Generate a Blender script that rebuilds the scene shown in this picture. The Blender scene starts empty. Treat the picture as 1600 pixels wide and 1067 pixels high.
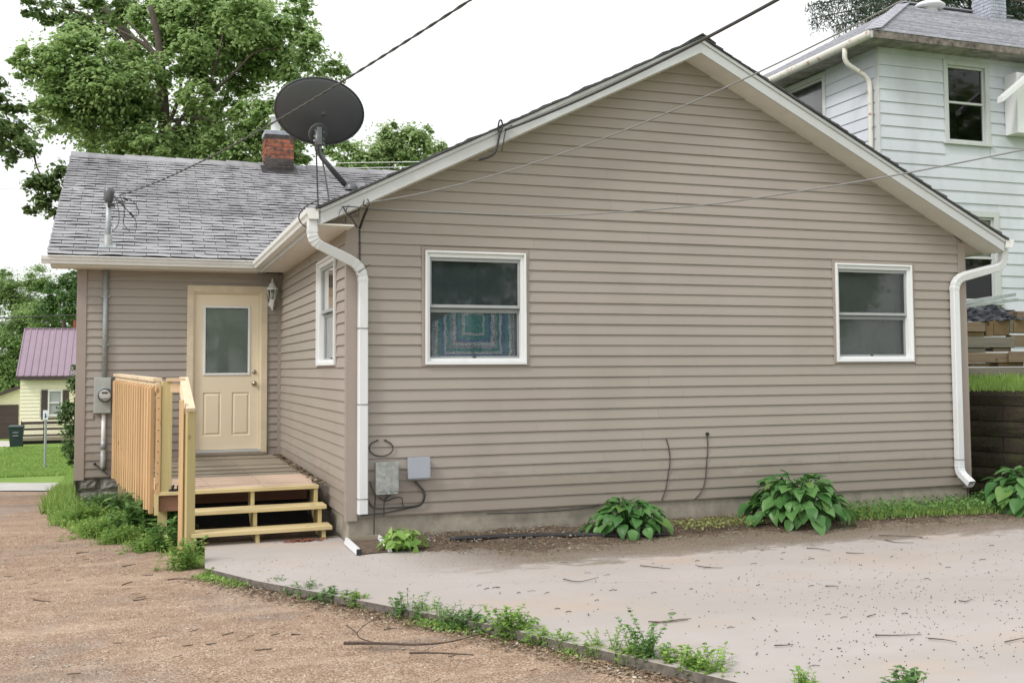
import bpy, math, random
import numpy as np
from mathutils import Vector, Matrix
random.seed(7); RNG = np.random.default_rng(7)
S = bpy.context.scene
COL = S.collection

# ---------------------------------------------------------------- camera
CAMP = np.array([-1.8639, -10.1479, 1.3993]); FOC = 1647.69; PX = 810.75; PY = 485.77
YAW, PITCH, ROLL = 0.34277, 0.055055, -0.006246
_f = np.array([math.sin(YAW)*math.cos(PITCH), math.cos(YAW)*math.cos(PITCH), math.sin(PITCH)])
_r = np.array([math.cos(YAW), -math.sin(YAW), 0.0]); _u = np.cross(_r, _f)
_R = math.cos(ROLL)*_r + math.sin(ROLL)*_u; _U = -math.sin(ROLL)*_r + math.cos(ROLL)*_u
cam = bpy.data.cameras.new('camera'); co = bpy.data.objects.new('camera', cam); COL.objects.link(co)
co.matrix_world = Matrix(((_R[0], _U[0], -_f[0], CAMP[0]), (_R[1], _U[1], -_f[1], CAMP[1]), (_R[2], _U[2], -_f[2], CAMP[2]), (0, 0, 0, 1)))
cam.sensor_width = 36; cam.lens = FOC/1600*36
cam.shift_x = -(PX-800)/1600; cam.shift_y = -(533.5-PY)/1600
cam.clip_end = 2000; cam.clip_start = 0.05
S.camera = co

# ---------------------------------------------------------------- sky, sun, exposure
W = bpy.data.worlds.new('World'); S.world = W; W.use_nodes = True
nt = W.node_tree; nt.nodes.clear()
out = nt.nodes.new('ShaderNodeOutputWorld'); add = nt.nodes.new('ShaderNodeAddShader')
b1 = nt.nodes.new('ShaderNodeBackground'); b2 = nt.nodes.new('ShaderNodeBackground')
sky = nt.nodes.new('ShaderNodeTexSky'); sky.sky_type = 'NISHITA'; sky.sun_disc = False
SUN_EL, SUN_AZ = math.radians(43), math.radians(245)     # azimuth clockwise from +Y: behind the camera, to its left
sky.sun_elevation = SUN_EL; sky.sun_rotation = SUN_AZ; sky.dust_density = 3
hs = nt.nodes.new('ShaderNodeHueSaturation'); hs.inputs['Saturation'].default_value = 0.12
nt.links.new(sky.outputs[0], hs.inputs['Color']); nt.links.new(hs.outputs[0], b1.inputs[0]); b1.inputs[1].default_value = 0.06
b2.inputs[0].default_value = (0.985, 1.0, 1.0, 1); tc_ = nt.nodes.new('ShaderNodeTexCoord'); sx_ = nt.nodes.new('ShaderNodeSeparateXYZ'); mr_ = nt.nodes.new('ShaderNodeMapRange')   # overcast sky: brighter towards the zenith
nt.links.new(tc_.outputs['Generated'], sx_.inputs[0]); nt.links.new(sx_.outputs[2], mr_.inputs[0]); mr_.inputs[3].default_value = 0.74; mr_.inputs[4].default_value = 1.25; nt.links.new(mr_.outputs[0], b2.inputs[1])
nt.links.new(b1.outputs[0], add.inputs[0]); nt.links.new(b2.outputs[0], add.inputs[1]); nt.links.new(add.outputs[0], out.inputs[0])
sl = bpy.data.lights.new('sun', 'SUN'); sl.energy = 1.5; sl.angle = math.radians(11); sl.color = (1.0, 0.96, 0.9)
so = bpy.data.objects.new('sun', sl); COL.objects.link(so)
sd = Vector((math.sin(SUN_AZ)*math.cos(SUN_EL), math.cos(SUN_AZ)*math.cos(SUN_EL), math.sin(SUN_EL)))
so.rotation_euler = sd.to_track_quat('Z', 'Y').to_euler()
so.location = (-20, -20, 30)
S.view_settings.view_transform = 'Standard'; S.view_settings.look = 'None'
S.view_settings.exposure = 0.16; S.view_settings.gamma = 1
S.view_settings.use_curve_mapping = False

# ---------------------------------------------------------------- helpers
def at(dep, u, v):
    d = np.array([(u-PX)/FOC, -(v-PY)/FOC, 1.0]); return CAMP + dep*(d[0]*_R + d[1]*_U + _f)
def onp(ax, val, u, v):
    d = (u-PX)/FOC*_R - (v-PY)/FOC*_U + _f; return CAMP + d*(val-CAMP[ax])/d[ax]
TAB = [(-60, -.33), (11.5, -.33), (14, -.42), (17, -.65), (20, -.95), (25, -1.4), (30, -1.85), (39, -2.18), (49, -2.12), (53, -2.08), (80, -1.8), (400, 4)]
def gh(x, y):
    s = .336*(x+1.864)+.942*(y+10.148)
    return np.interp(s, [a for a, b in TAB], [b for a, b in TAB])
def ong(u, v):
    p = onp(2, -.3, u, v)
    for _ in range(12):
        p = onp(2, float(gh(p[0], p[1])), u, v)
    return p
def srgb(r, g, b):
    f = lambda c: (c/255/12.92) if c/255 <= .04045 else ((c/255+.055)/1.055)**2.4
    return (f(r), f(g), f(b), 1)

class MB:
    def __init__(s): s.v = []; s.f = []
    def poly(s, pts):
        n = len(s.v); s.v += [tuple(p) for p in pts]; s.f.append(tuple(range(n, n+len(pts)))); return s
    def hexa(s, p):      # 8 points: bottom 4 ccw, top 4 ccw
        n = len(s.v); s.v += [tuple(map(float, q)) for q in p]
        for a in ((3, 2, 1, 0), (4, 5, 6, 7), (0, 1, 5, 4), (1, 2, 6, 5), (2, 3, 7, 6), (3, 0, 4, 7)):
            s.f.append(tuple(n+i for i in a))
        return s
    def box(s, x0, x1, y0, y1, z0, z1):
        return s.hexa([(x0, y0, z0), (x1, y0, z0), (x1, y1, z0), (x0, y1, z0), (x0, y0, z1), (x1, y0, z1), (x1, y1, z1), (x0, y1, z1)])
    def beam(s, a, b, w, h, up=(0, 0, 1)):
        a = Vector(a); b = Vector(b); d = (b-a).normalized(); upv = Vector(up)
        sd_ = d.cross(upv)
        if sd_.length < 1e-4: sd_ = d.cross(Vector((1, 0, 0)))
        sd_.normalize(); u2 = sd_.cross(d); x = sd_*w/2; y = u2*h/2
        return s.hexa([a-x-y, a+x-y, b+x-y, b-x-y, a-x+y, a+x+y, b+x+y, b-x+y])
    def prism(s, prof, fn0, fn1):   # profile points mapped by two functions to the two ends
        n = len(s.v); k = len(prof); s.v += [tuple(fn0(q)) for q in prof] + [tuple(fn1(q)) for q in prof]
        for i in range(k): j = (i+1) % k; s.f.append((n+i, n+j, n+k+j, n+k+i))
        s.f.append(tuple(n+i for i in reversed(range(k)))); s.f.append(tuple(n+k+i for i in range(k))); return s
    def tube(s, pts, r, n=8, cap=True, sq=None):
        pts = [Vector(p) for p in pts]; rs = r if hasattr(r, '__len__') else [r]*len(pts)
        prev = None; rings = []
        for i, p in enumerate(pts):
            d = (pts[min(i+1, len(pts)-1)]-pts[max(i-1, 0)]).normalized()
            if prev is None:
                a = Vector((0, 0, 1)) if abs(d.z) < .9 else Vector((0, -1, 0)); a = (a-d*a.dot(d)).normalized()
            else: a = (prev-d*prev.dot(d)).normalized()
            prev = a; b = d.cross(a); base = len(s.v); ring = []
            for k in range(n):
                if sq: cx, cy = sq[k]; q = p+a*cy+b*cx
                else: t = 2*math.pi*k/n; q = p+(a*math.cos(t)+b*math.sin(t))*rs[i]
                s.v.append(tuple(q)); ring.append(base+k)
            rings.append(ring)
        for A, B in zip(rings, rings[1:]):
            for k in range(n): j = (k+1) % n; s.f.append((A[k], A[j], B[j], B[k]))
        if cap: s.f.append(tuple(reversed(rings[0]))); s.f.append(tuple(rings[-1]))
        return s
    def lathe(s, prof, c, n=16, axis='z', sc=1):
        base = len(s.v); c = Vector(c)
        for (r, h) in prof:
            for k in range(n):
                t = 2*math.pi*k/n
                q = {'z': (r*math.cos(t), r*math.sin(t), h), 'y': (r*math.cos(t), h, r*math.sin(t)), 'x': (h, r*math.cos(t), r*math.sin(t))}[axis]
                s.v.append(tuple(c+Vector(q)*sc))
        for i in range(len(prof)-1):
            for k in range(n): j = (k+1) % n; s.f.append((base+i*n+k, base+i*n+j, base+(i+1)*n+j, base+(i+1)*n+k))
        return s
    def mesh(s, name, mat, smooth=False):
        me = bpy.data.meshes.new(name); me.from_pydata(s.v, [], s.f); me.update()
        if mat: me.materials.append(mat)
        if smooth: me.polygons.foreach_set('use_smooth', [True]*len(me.polygons))
        return me
    def build(s, name, mat, parent=None, smooth=False, bevel=0, **kw):
        return mk(name, s.mesh(name, mat, smooth), parent, bevel=bevel, **kw)
def mk(name, me, parent=None, bevel=0, **kw):
    o = bpy.data.objects.new(name, me); COL.objects.link(o)
    if parent is not None: o.parent = parent; o.matrix_parent_inverse = Matrix.Translation(-parent_loc(parent))
    if bevel:
        m = o.modifiers.new('bevel', 'BEVEL'); m.width = bevel; m.segments = 2; m.limit_method = 'ANGLE'
    for k, v in kw.items(): o[k] = v
    return o
def parent_loc(p):
    L = Vector(p.location); q = p
    # all parents sit unrotated; world location = location + parent_inverse translation + grandparent location
    while q.parent is not None:
        L = L + q.matrix_parent_inverse.translation + Vector(q.parent.location); q = q.parent
    return L
def thing(name, loc, label, cat, group=None):
    o = bpy.data.objects.new(name, None); o.location = loc; o.empty_display_size = .1; COL.objects.link(o)
    o['label'] = label; o['category'] = cat
    if group: o['group'] = group
    return o
def part(name, parent):
    o = bpy.data.objects.new(name, None); COL.objects.link(o); o.parent = parent; o.matrix_parent_inverse = Matrix.Translation(-parent_loc(parent)); return o
def npmesh(name, V, F, mat, smooth=False):   # F (n,k) int array
    me = bpy.data.meshes.new(name); V = np.asarray(V, dtype=np.float32); F = np.asarray(F, dtype=np.int32); k = F.shape[1]
    me.vertices.add(len(V)); me.vertices.foreach_set('co', V.ravel())
    me.loops.add(F.size); me.loops.foreach_set('vertex_index', F.ravel())
    me.polygons.add(len(F)); me.polygons.foreach_set('loop_start', np.arange(0, F.size, k, dtype=np.int32))
    me.polygons.foreach_set('loop_total', np.full(len(F), k, dtype=np.int32))
    if smooth: me.polygons.foreach_set('use_smooth', np.ones(len(F), dtype=bool))
    me.update(calc_edges=True); me.validate()
    if mat: me.materials.append(mat)
    return me

# ---------------------------------------------------------------- materials
class NB:
    def __init__(s, name):
        s.m = bpy.data.materials.new(name); s.m.use_nodes = True; s.t = s.m.node_tree; s.b = s.t.nodes['Principled BSDF']
        s.co = s.n('ShaderNodeTexCoord').outputs['Object']
    def n(s, t, **kw):
        x = s.t.nodes.new(t)
        for k, v in kw.items(): setattr(x, k, v)
        return x
    def l(s, a, b): s.t.links.new(a, b)
    def map(s, sc, src=None):
        m = s.n('ShaderNodeMapping'); m.inputs['Scale'].default_value = sc if hasattr(sc, '__len__') else (sc, sc, sc); s.l(src or s.co, m.inputs[0]); return m.outputs[0]
    def noise(s, sc, detail=4, rough=.6, scale=1.0, dist=0):
        x = s.n('ShaderNodeTexNoise'); s.l(s.map(sc), x.inputs['Vector']); x.inputs['Scale'].default_value = scale; x.inputs['Detail'].default_value = detail; x.inputs['Roughness'].default_value = rough; x.inputs['Distortion'].default_value = dist
        return x.outputs['Fac']
    def vor(s, sc, feat='F1', out='Distance'):
        x = s.n('ShaderNodeTexVoronoi'); x.feature = feat; s.l(s.map(sc), x.inputs['Vector']); x.inputs['Scale'].default_value = 1; return x.outputs[out]
    def ramp(s, fac, stops):
        r = s.n('ShaderNodeValToRGB'); s.l(fac, r.inputs[0]); e = r.color_ramp.elements
        while len(e) < len(stops): e.new(.5)
        for i, (p, c) in enumerate(stops):
            e[i].position = p; e[i].color = c if hasattr(c, '__len__') else (c, c, c, 1)
        return r.outputs[0]
    def mix(s, fac, a, b, mode='MIX'):
        x = s.n('ShaderNodeMix', data_type='RGBA', blend_type=mode)
        if hasattr(fac, 'is_linked') or hasattr(fac, 'links'): s.l(fac, x.inputs[0])
        else: x.inputs[0].default_value = fac
        for v, i in ((a, 6), (b, 7)):
            if hasattr(v, 'links'): s.l(v, x.inputs[i])
            else: x.inputs[i].default_value = v if len(v) == 4 else (*v, 1)
        return x.outputs[2]
    def rnd(s): return s.n('ShaderNodeObjectInfo').outputs['Random']
    def isl(s): return s.n('ShaderNodeNewGeometry').outputs['Random Per Island']
    def col(s, c): 
        if hasattr(c, 'links'): s.l(c, s.b.inputs['Base Color'])
        else: s.b.inputs['Base Color'].default_value = c if len(c) == 4 else (*c, 1)
    def set(s, rough=.6, spec=.5, metal=0):
        s.b.inputs['Roughness'].default_value = rough; s.b.inputs['Specular IOR Level'].default_value = spec; s.b.inputs['Metallic'].default_value = metal
    def bump(s, h, strength=.3, dist=.01):
        x = s.n('ShaderNodeBump'); x.inputs['Strength'].default_value = strength; x.inputs['Distance'].default_value = dist; s.l(h, x.inputs['Height']); s.l(x.outputs[0], s.b.inputs['Normal'])
def c4(r, g, b): return (r, g, b, 1)
def simple(name, c, rough=.6, metal=0, spec=.5, nscale=12, var=.25, bump=.1, rnd=0.0):
    m = NB(name); n = m.noise(nscale, 5, .65)
    d = tuple(x*(1-var) for x in c); l_ = tuple(min(1, x*(1+var*.5)) for x in c)
    cc = m.mix(m.ramp(n, [(.3, 0), (.7, 1)]), d, l_)
    if rnd: cc = m.mix(m.ramp(m.rnd(), [(0, 1-rnd), (1, 1)]), (0, 0, 0), cc)
    m.col(cc); m.set(rough, spec, metal)
    if bump: m.bump(n, bump, .005)
    return m.m
M = {}
def siding(name, base, warm, dirt=.12):
    m = NB(name)
    g = m.noise((3, 3, 160), 4, .6); big = m.noise(.33, 3, .5); med = m.noise((1.2, 1.2, .5), 4, .6)
    c = m.mix(m.ramp(big, [(.35, 0), (.65, 1)]), base, warm)
    c = m.mix(m.ramp(g, [(.3, 0), (.75, .10)]), c, tuple(x*.7 for x in base))
    c = m.mix(m.ramp(med, [(.45, 0), (.8, dirt*1.6)]), c, (.16, .14, .11))
    c = m.mix(m.ramp(m.rnd(), [(0, 0), (1, .13)]), c, tuple(x*.72 for x in base))
    sz_ = m.n('ShaderNodeSeparateXYZ'); m.l(m.co, sz_.inputs[0]); sp = m.noise((2.2, 2.2, 5), 5, .7); sm = m.n('ShaderNodeMath', operation='MULTIPLY_ADD'); m.l(sp, sm.inputs[0]); sm.inputs[1].default_value = -.55; m.l(sz_.outputs[2], sm.inputs[2])
    c = m.mix(m.ramp(sm.outputs[0], [(0, .38), (.08, .12), (.3, 0)]), c, (.17, .135, .10))
    m.col(c); m.set(.5, .35); m.bump(g, .12, .002); return m.m
M['siding'] = siding('tan_vinyl', (.345, .298, .268), (.330, .297, .254))
M['siding_white'] = siding('white_siding', (.60, .625, .69), (.54, .565, .61), .22)
M['siding_yellow'] = simple('yellow_siding', (.80, .77, .58), .6, var=.08)
M['post'] = simple('tan_trim', (.315, .262, .23), .5, var=.07, nscale=3, bump=.02)
def dirtywhite(name, base, amt=.5):
    m = NB(name); n = m.noise((5, 5, 1.2), 5, .7); n2 = m.noise(30, 4, .7)
    c = m.mix(m.ramp(n, [(.5, 0), (.85, amt)]), base, (.38, .33, .25)); c = m.mix(m.ramp(n2, [(.6, 0), (.85, amt*.6)]), c, (.3, .28, .24))
    m.col(c); m.set(.42, .4); return m.m
M['white'] = dirtywhite('white_vinyl', (.72, .73, .74), .2)
M['gutter'] = dirtywhite('gutter_white', (.74, .745, .74), .35)
M['downspout'] = dirtywhite('downspout_white', (.66, .675, .69), .35)
M['fascia'] = dirtywhite('fascia_white', (.50, .51, .515), .25)
M['soffit'] = simple('soffit_tan', (.72, .69, .63), .6, var=.08, nscale=4, bump=0)
M['cream'] = simple('cream_door_paint', (.74, .645, .48), .4, var=.04, nscale=2, bump=.03)
M['cream2'] = simple('cream_casing_paint', (.62, .53, .385), .55, var=.12, nscale=6, bump=.05)
M['sash'] = simple('grey_sash', (.34, .36, .36), .5, var=.08, bump=0)
M['dark'] = simple('dark_void', (.03, .03, .03), .9, var=.2, bump=0)
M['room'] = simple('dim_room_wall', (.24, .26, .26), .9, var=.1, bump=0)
M['black'] = simple('black_rubber', (.02, .02, .022), .55, var=.2, bump=0)
M['cable_grey'] = simple('grey_cable', (.20, .20, .195), .5, var=.2, bump=0)
M['cable_dark'] = simple('dark_cable', (.055, .052, .05), .6, var=.2, bump=0)
M['galv'] = simple('galvanised_steel', (.36, .39, .40), .45, .35, nscale=25, var=.25)
M['boxgrey'] = simple('aged_steel_box', (.33, .34, .33), .5, .2, nscale=22, var=.35)
M['boxblue'] = simple('blue_grey_plastic', (.33, .35, .40), .5, nscale=8, var=.06)
M['metermetal'] = simple('meter_box_paint', (.36, .38, .36), .5, .1, nscale=8, var=.15)
M['dish'] = simple('dark_grey_dish', (.095, .096, .104), .42, nscale=3, var=.12, bump=0)
M['dishmetal'] = simple('dish_bracket', (.13, .135, .145), .4, .4, nscale=20, var=.2)
M['pvc'] = simple('white_pvc', (.75, .76, .76), .4, var=.08, bump=0)
M['brass'] = simple('satin_nickel', (.45, .40, .32), .25, 1.0, var=.1, bump=0)
M['plum'] = simple('plum_metal_roof', (.28, .20, .255), .4, .1, nscale=2, var=.1, bump=0)
M['brown'] = simple('dark_brown_paint', (.06, .04, .038), .6, var=.2)
M['green_bin'] = simple('dark_green_plastic', (.015, .035, .034), .5, var=.1, bump=0)
M['sandal'] = simple('black_foam', (.015, .016, .022), .7, var=.3)

def wood(name, a, b, streak=(60, 60, 1.5), knots=True, rough=.65, rnd=.25, bump=.25):
    m = NB(name)
    r = m.rnd(); off = m.n('ShaderNodeVectorMath', operation='SCALE'); v = m.n('ShaderNodeCombineXYZ'); m.l(r, v.inputs[0]); m.l(r, v.inputs[1]); m.l(r, v.inputs[2]); m.l(v.outputs[0], off.inputs[0]); off.inputs[3].default_value = 37
    ad = m.n('ShaderNodeVectorMath', operation='ADD'); m.l(m.co, ad.inputs[0]); m.l(off.outputs[0], ad.inputs[1]); m.co = ad.outputs[0]
    g = m.noise(streak, 5, .6, dist=.4); g2 = m.noise(tuple(x*.25 for x in streak), 3, .5)
    c = m.mix(m.ramp(g, [(.3, 0), (.7, 1)]), a, b); c = m.mix(m.ramp(g2, [(.3, 0), (.7, .5)]), c, tuple(x*.75 for x in a))
    if knots:
        k = m.vor(tuple(max(3.2, x*.07) for x in streak)); c = m.mix(m.ramp(k, [(.06, .85), (.13, 0)]), c, (a[0]*.35, a[1]*.28, a[2]*.2))
    c = m.mix(m.ramp(r, [(0, 0), (1, rnd)]), c, tuple(x*.62 for x in a))
    m.col(c); m.set(rough, .3); m.bump(g, bump, .003); return m.m
M['pine_v'] = wood('new_pine_upright', (.56, .34, .165), (.76, .53, .30), (90, 90, 1.5), rnd=.5)
M['pine_x'] = wood('new_pine_plank', (.68, .49, .32), (.80, .62, .43), (1.5, 60, 60))
M['pine_y'] = wood('new_pine_rail', (.70, .55, .38), (.84, .70, .52), (60, 1.5, 60))
M['treated_v'] = wood('treated_post', (.50, .41, .19), (.62, .52, .28))
M['treated_x'] = wood('treated_plank', (.58, .46, .24), (.70, .58, .33), (1.5, 60, 60))
M['pinkdeck'] = wood('new_pinkish_decking', (.60, .43, .33), (.74, .57, .45), (1.5, 60, 60), rnd=.15)
M['olddeck'] = wood('weathered_decking', (.25, .21, .155), (.50, .44, .35), (1.5, 70, 70), rnd=.5, bump=.8)
M['redbrown'] = wood('stained_rim_board', (.22, .11, .07), (.30, .16, .10), (1.5, 60, 60))
M['timber'] = wood('weathered_timber', (.24, .17, .11), (.38, .29, .2), (3, 3, 40), rnd=.45, bump=.5)
M['timber_grey'] = wood('grey_board', (.22, .2, .17), (.34, .31, .27), (2, 2, 40), rnd=.3, bump=.5)
M['bark'] = simple('bark', (.09, .07, .055), .9, nscale=(30, 30, 6), var=.5, bump=.6)
M['twig'] = simple('dry_twig', (.085, .06, .045), .9, nscale=30, var=.4, bump=.3)

def shingle(name, island):
    m = NB(name); r = m.isl() if island else m.rnd()
    c = m.ramp(r, [(0, c4(.31, .305, .32)), (.35, c4(.35, .345, .36)), (.7, c4(.38, .375, .39)), (1, c4(.42, .415, .43))])
    g = m.noise(190, 2, .8); c = m.mix(m.ramp(g, [(.35, .45), (.6, 0)]), c, (.05, .05, .055))
    big = m.noise((.7, .5, .5), 3, .55)
    c = m.mix(m.ramp(big, [(.42, 0), (.68, .55)]), c, (.14, .135, .145))
    st = m.noise((3.5, .6, .6), 4, .6); c = m.mix(m.ramp(st, [(.5, 0), (.75, .35)]), c, (.07, .06, .065))
    wt = m.noise((.8, 2.2, 2.2), 3, .6); c = m.mix(m.ramp(wt, [(.52, 0), (.72, .4)]), c, (.40, .40, .43))
    m.col(c); m.set(.9, .25); m.bump(g, .5, .004); return m.m
M['shingle'] = shingle('asphalt_shingle', False); M['shingle_i'] = shingle('asphalt_shingle_field', True)
M['shingle_dark'] = simple('shingle_edge', (.10, .10, .105), .9, nscale=40, var=.5, rnd=.4)
M['shingle_white'] = simple('pale_weathered_shingle', (.42, .42, .47), .9, nscale=(14, 14, 14), var=.4, rnd=.3)

def brick():
    m = NB('red_brick'); c = m.ramp(m.rnd(), [(0, c4(.30, .09, .05)), (.5, c4(.40, .14, .08)), (1, c4(.22, .08, .06))])
    n = m.noise(9, 5, .7); c = m.mix(m.ramp(n, [(.45, 0), (.62, .95)]), c, (.05, .045, .045)); n2 = m.noise(14, 4, .7); c = m.mix(m.ramp(n2, [(.62, 0), (.72, .7)]), c, (.4, .38, .36))
    m.col(c); m.set(.9, .2); m.bump(n, .5, .01); return m.m
M['brick'] = brick()
M['soot_brick'] = simple('sooty_brick', (.09, .075, .072), .9, nscale=10, var=.6, rnd=.5, bump=.5)
M['mortar'] = simple('mortar', (.32, .30, .28), .9, nscale=20, var=.3)
M['paintedblock'] = simple('grey_painted_brick', (.36, .38, .44), .85, nscale=8, var=.3, bump=.4)
def concrete():
    m = NB('concrete_slab'); a = m.noise(.5, 4, .6); b = m.noise(3, 6, .7); f = m.noise(120, 3, .7)
    c = m.mix(m.ramp(a, [(.3, 0), (.7, 1)]), (.37, .335, .317), (.44, .40, .382))
    c = m.mix(m.ramp(b, [(.45, 0), (.75, .4)]), c, (.36, .32, .29)); c = m.mix(m.ramp(f, [(.35, .25), (.55, 0)]), c, (.25, .22, .2))
    # long damp drifts
    w = m.noise((.25, 1.1, 1), 3, .5); c = m.mix(m.ramp(w, [(.46, 0), (.66, .6)]), c, (.34, .31, .285))
    o = m.noise((.9, 1.3, 1), 4, .6); c = m.mix(m.ramp(o, [(.52, 0), (.72, .5)]), c, (.45, .33, .24))
    for (A_, B_, C_, wd_) in ((.35, 1.0, 2.05, .004), (1.0, .22, -6.3, .003)):
        dt = m.n('ShaderNodeVectorMath', operation='DOT_PRODUCT'); m.l(m.co, dt.inputs[0]); dt.inputs[1].default_value = (A_, B_, 0); cn = m.noise((1.3, 1.3, 1), 6, .7); t1 = m.n('ShaderNodeMath', operation='MULTIPLY_ADD'); m.l(cn, t1.inputs[0]); t1.inputs[1].default_value = .8; m.l(dt.outputs['Value'], t1.inputs[2])
        t2 = m.n('ShaderNodeMath', operation='ADD'); m.l(t1.outputs[0], t2.inputs[0]); t2.inputs[1].default_value = C_-.4; t3 = m.n('ShaderNodeMath', operation='ABSOLUTE'); m.l(t2.outputs[0], t3.inputs[0])
        t4 = m.n('ShaderNodeMath', operation='MULTIPLY'); m.l(t3.outputs[0], t4.inputs[0]); t4.inputs[1].default_value = 1/wd_; c = m.mix(m.ramp(t4.outputs[0], [(.3, .55), (1, 0)]), c, (.14, .12, .105))
    # brown organic stain that creeps out from the soil bed along the wall
    sx = m.n('ShaderNodeSeparateXYZ'); m.l(m.co, sx.inputs[0])
    nn = m.noise((2.2, 4.5, 2), 8, .75); ma = m.n('ShaderNodeMath', operation='MULTIPLY_ADD'); m.l(nn, ma.inputs[0]); ma.inputs[1].default_value = 1.5; m.l(sx.outputs[1], ma.inputs[2])
    a1 = m.n('ShaderNodeMath', operation='ADD'); m.l(ma.outputs[0], a1.inputs[0]); a1.inputs[1].default_value = 1.40
    xm = m.n('ShaderNodeMapRange'); m.l(sx.outputs[0], xm.inputs[0]); xm.inputs[1].default_value = .1; xm.inputs[2].default_value = 1.3
    f1 = m.n('ShaderNodeMath', operation='MULTIPLY'); m.l(m.ramp(a1.outputs[0], [(.37, 0), (.44, .5), (.62, .82), (.9, .97)]), f1.inputs[0]); m.l(xm.outputs[0], f1.inputs[1])
    fl = m.noise((38, 60, 40), 4, .7); f2 = m.n('ShaderNodeMath', operation='MULTIPLY'); m.l(f1.outputs[0], f2.inputs[0]); m.l(m.ramp(fl, [(.35, .55), (.6, 1)]), f2.inputs[1])
    c = m.mix(f2.outputs[0], c, m.mix(m.ramp(m.noise((3, 4, 3), 3, .6), [(.4, 0), (.65, 1)]), (.125, .085, .052), (.12, .095, .05)))
    m.col(c); m.set(.85, .3); m.bump(f, .35, .004); return m.m
M['concrete'] = concrete()
M['parge'] = simple('parged_foundation', (.30, .27, .22), .9, nscale=5, var=.35, bump=.4)
M['stone'] = simple('rock_face_block', (.34, .31, .285), .95, nscale=9, var=.55, bump=.8, rnd=.3)
def retblock():
    m = NB('mossy_retaining_block'); n = m.noise(5, 5, .7); f = m.noise(40, 4, .7)
    c = m.mix(m.ramp(f, [(.3, 0), (.7, 1)]), (.022, .018, .014), (.06, .048, .038)); c = m.mix(m.ramp(n, [(.48, 0), (.66, .8)]), c, (.05, .058, .022))
    c = m.mix(m.ramp(m.rnd(), [(0, 0), (1, .3)]), c, (.07, .055, .04)); m.col(c); m.set(.95, .2); m.bump(f, .8, .02); return m.m
M['retblock'] = retblock()
def gravel(name, island=False):
    m = NB(name); v = m.n('ShaderNodeTexVoronoi'); m.l(m.map(95), v.inputs['Vector']); v.inputs['Scale'].default_value = 1
    sep = m.n('ShaderNodeSeparateColor'); m.l(v.outputs['Color'], sep.inputs[0])
    src = m.isl() if island else sep.outputs[0]
    c = m.ramp(src, [(0, c4(.18, .115, .075)), (.35, c4(.33, .225, .155)), (.7, c4(.43, .305, .22)), (.9, c4(.54, .425, .34)), (1, c4(.28, .25, .23))])
    big = m.noise(.55, 4, .6); fine = m.noise(6, 5, .7)
    wv = m.noise((1.6, 2.4, 2), 5, .65)
    def patch(c, px, py, rx, ry, col, amt):
        q = m.n('ShaderNodeVectorMath', operation='SUBTRACT'); m.l(m.co, q.inputs[0]); q.inputs[1].default_value = (px, py, 0)
        r_ = m.n('ShaderNodeVectorMath', operation='MULTIPLY'); m.l(q.outputs[0], r_.inputs[0]); r_.inputs[1].default_value = (1/rx, 1/ry, 0)
        le = m.n('ShaderNodeVectorMath', operation='LENGTH'); m.l(r_.outputs[0], le.inputs[0]); ad = m.n('ShaderNodeMath', operation='MULTIPLY_ADD'); m.l(wv, ad.inputs[0]); ad.inputs[1].default_value = 1.3; m.l(le.outputs['Value'], ad.inputs[2])
        return m.mix(m.ramp(ad.outputs[0], [(0, amt), (.5, amt), (.85, amt*.5), (1, 0)]), c, col)
    for a in ((-.35, -3.55, 1.1, .55, (.17, .15, .135), .75), (-.95, -2.5, .75, .5, (.20, .17, .15), .6), (.35, -4.6, .9, .45, (.19, .165, .145), .6), (-4.0, -3.6, 1.2, .7, (.24, .22, .20), .6), (-4.4, 1.2, 2.2, 1.6, (.30, .28, .27), .7), (-4.2, 5.0, 3.2, 3.0, (.36, .33, .32), .8), (-5.5, 10, 4, 4, (.40, .37, .36), .8), (-.3, -5.1, 1.3, .4, (.22, .19, .165), .5)): c = patch(c, *a)
    c = m.mix(m.ramp(big, [(.52, 0), (.68, .65)]), c, (.22, .20, .185)); c = m.mix(m.ramp(fine, [(.4, .45), (.6, 0)]), c, (.22, .14, .09))
    m.col(c); m.set(.92, .2)
    if not island:
        ln = m.noise((.5, 3.5, 1), 4, .6); c2 = m.mix(m.ramp(ln, [(.5, 0), (.7, .35)]), c, (.56, .42, .31)); m.col(c2)
        h = m.ramp(v.outputs['Distance'], [(0, 1), (.7, 0)]); m.bump(h, .8, .008)
    return m.m
M['gravel'] = gravel('pink_gravel'); M['pebble'] = gravel('loose_pebble', True)
M['asphalt'] = simple('pale_road', (.42, .40, .38), .9, nscale=1.5, var=.2, bump=.2)
M['pinkdrive'] = simple('pale_concrete_drive', (.5, .47, .43), .9, nscale=2, var=.1)
def lawn():
    m = NB('lawn'); a = m.noise(.35, 4, .6); f = m.noise(25, 5, .75)
    c = m.mix(m.ramp(a, [(.3, 0), (.7, 1)]), (.19, .30, .06), (.28, .38, .10)); c = m.mix(m.ramp(f, [(.35, .6), (.6, 0)]), c, (.10, .18, .035)); m.col(c); m.set(.9, .2); m.bump(f, .8, .05); return m.m
M['lawn'] = lawn()
M['soil'] = simple('leaf_litter_soil', (.125, .088, .06), .95, nscale=(22, 22, 22), var=.65, bump=.9)
def chips():
    m = NB('litter_chips'); c = m.ramp(m.isl(), [(0, c4(.04, .03, .02)), (.4, c4(.14, .09, .055)), (.75, c4(.22, .16, .1)), (.93, c4(.38, .31, .22)), (1, c4(.5, .47, .4))]); m.col(c); m.set(.9, .2); return m.m
M['chips'] = chips()
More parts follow.
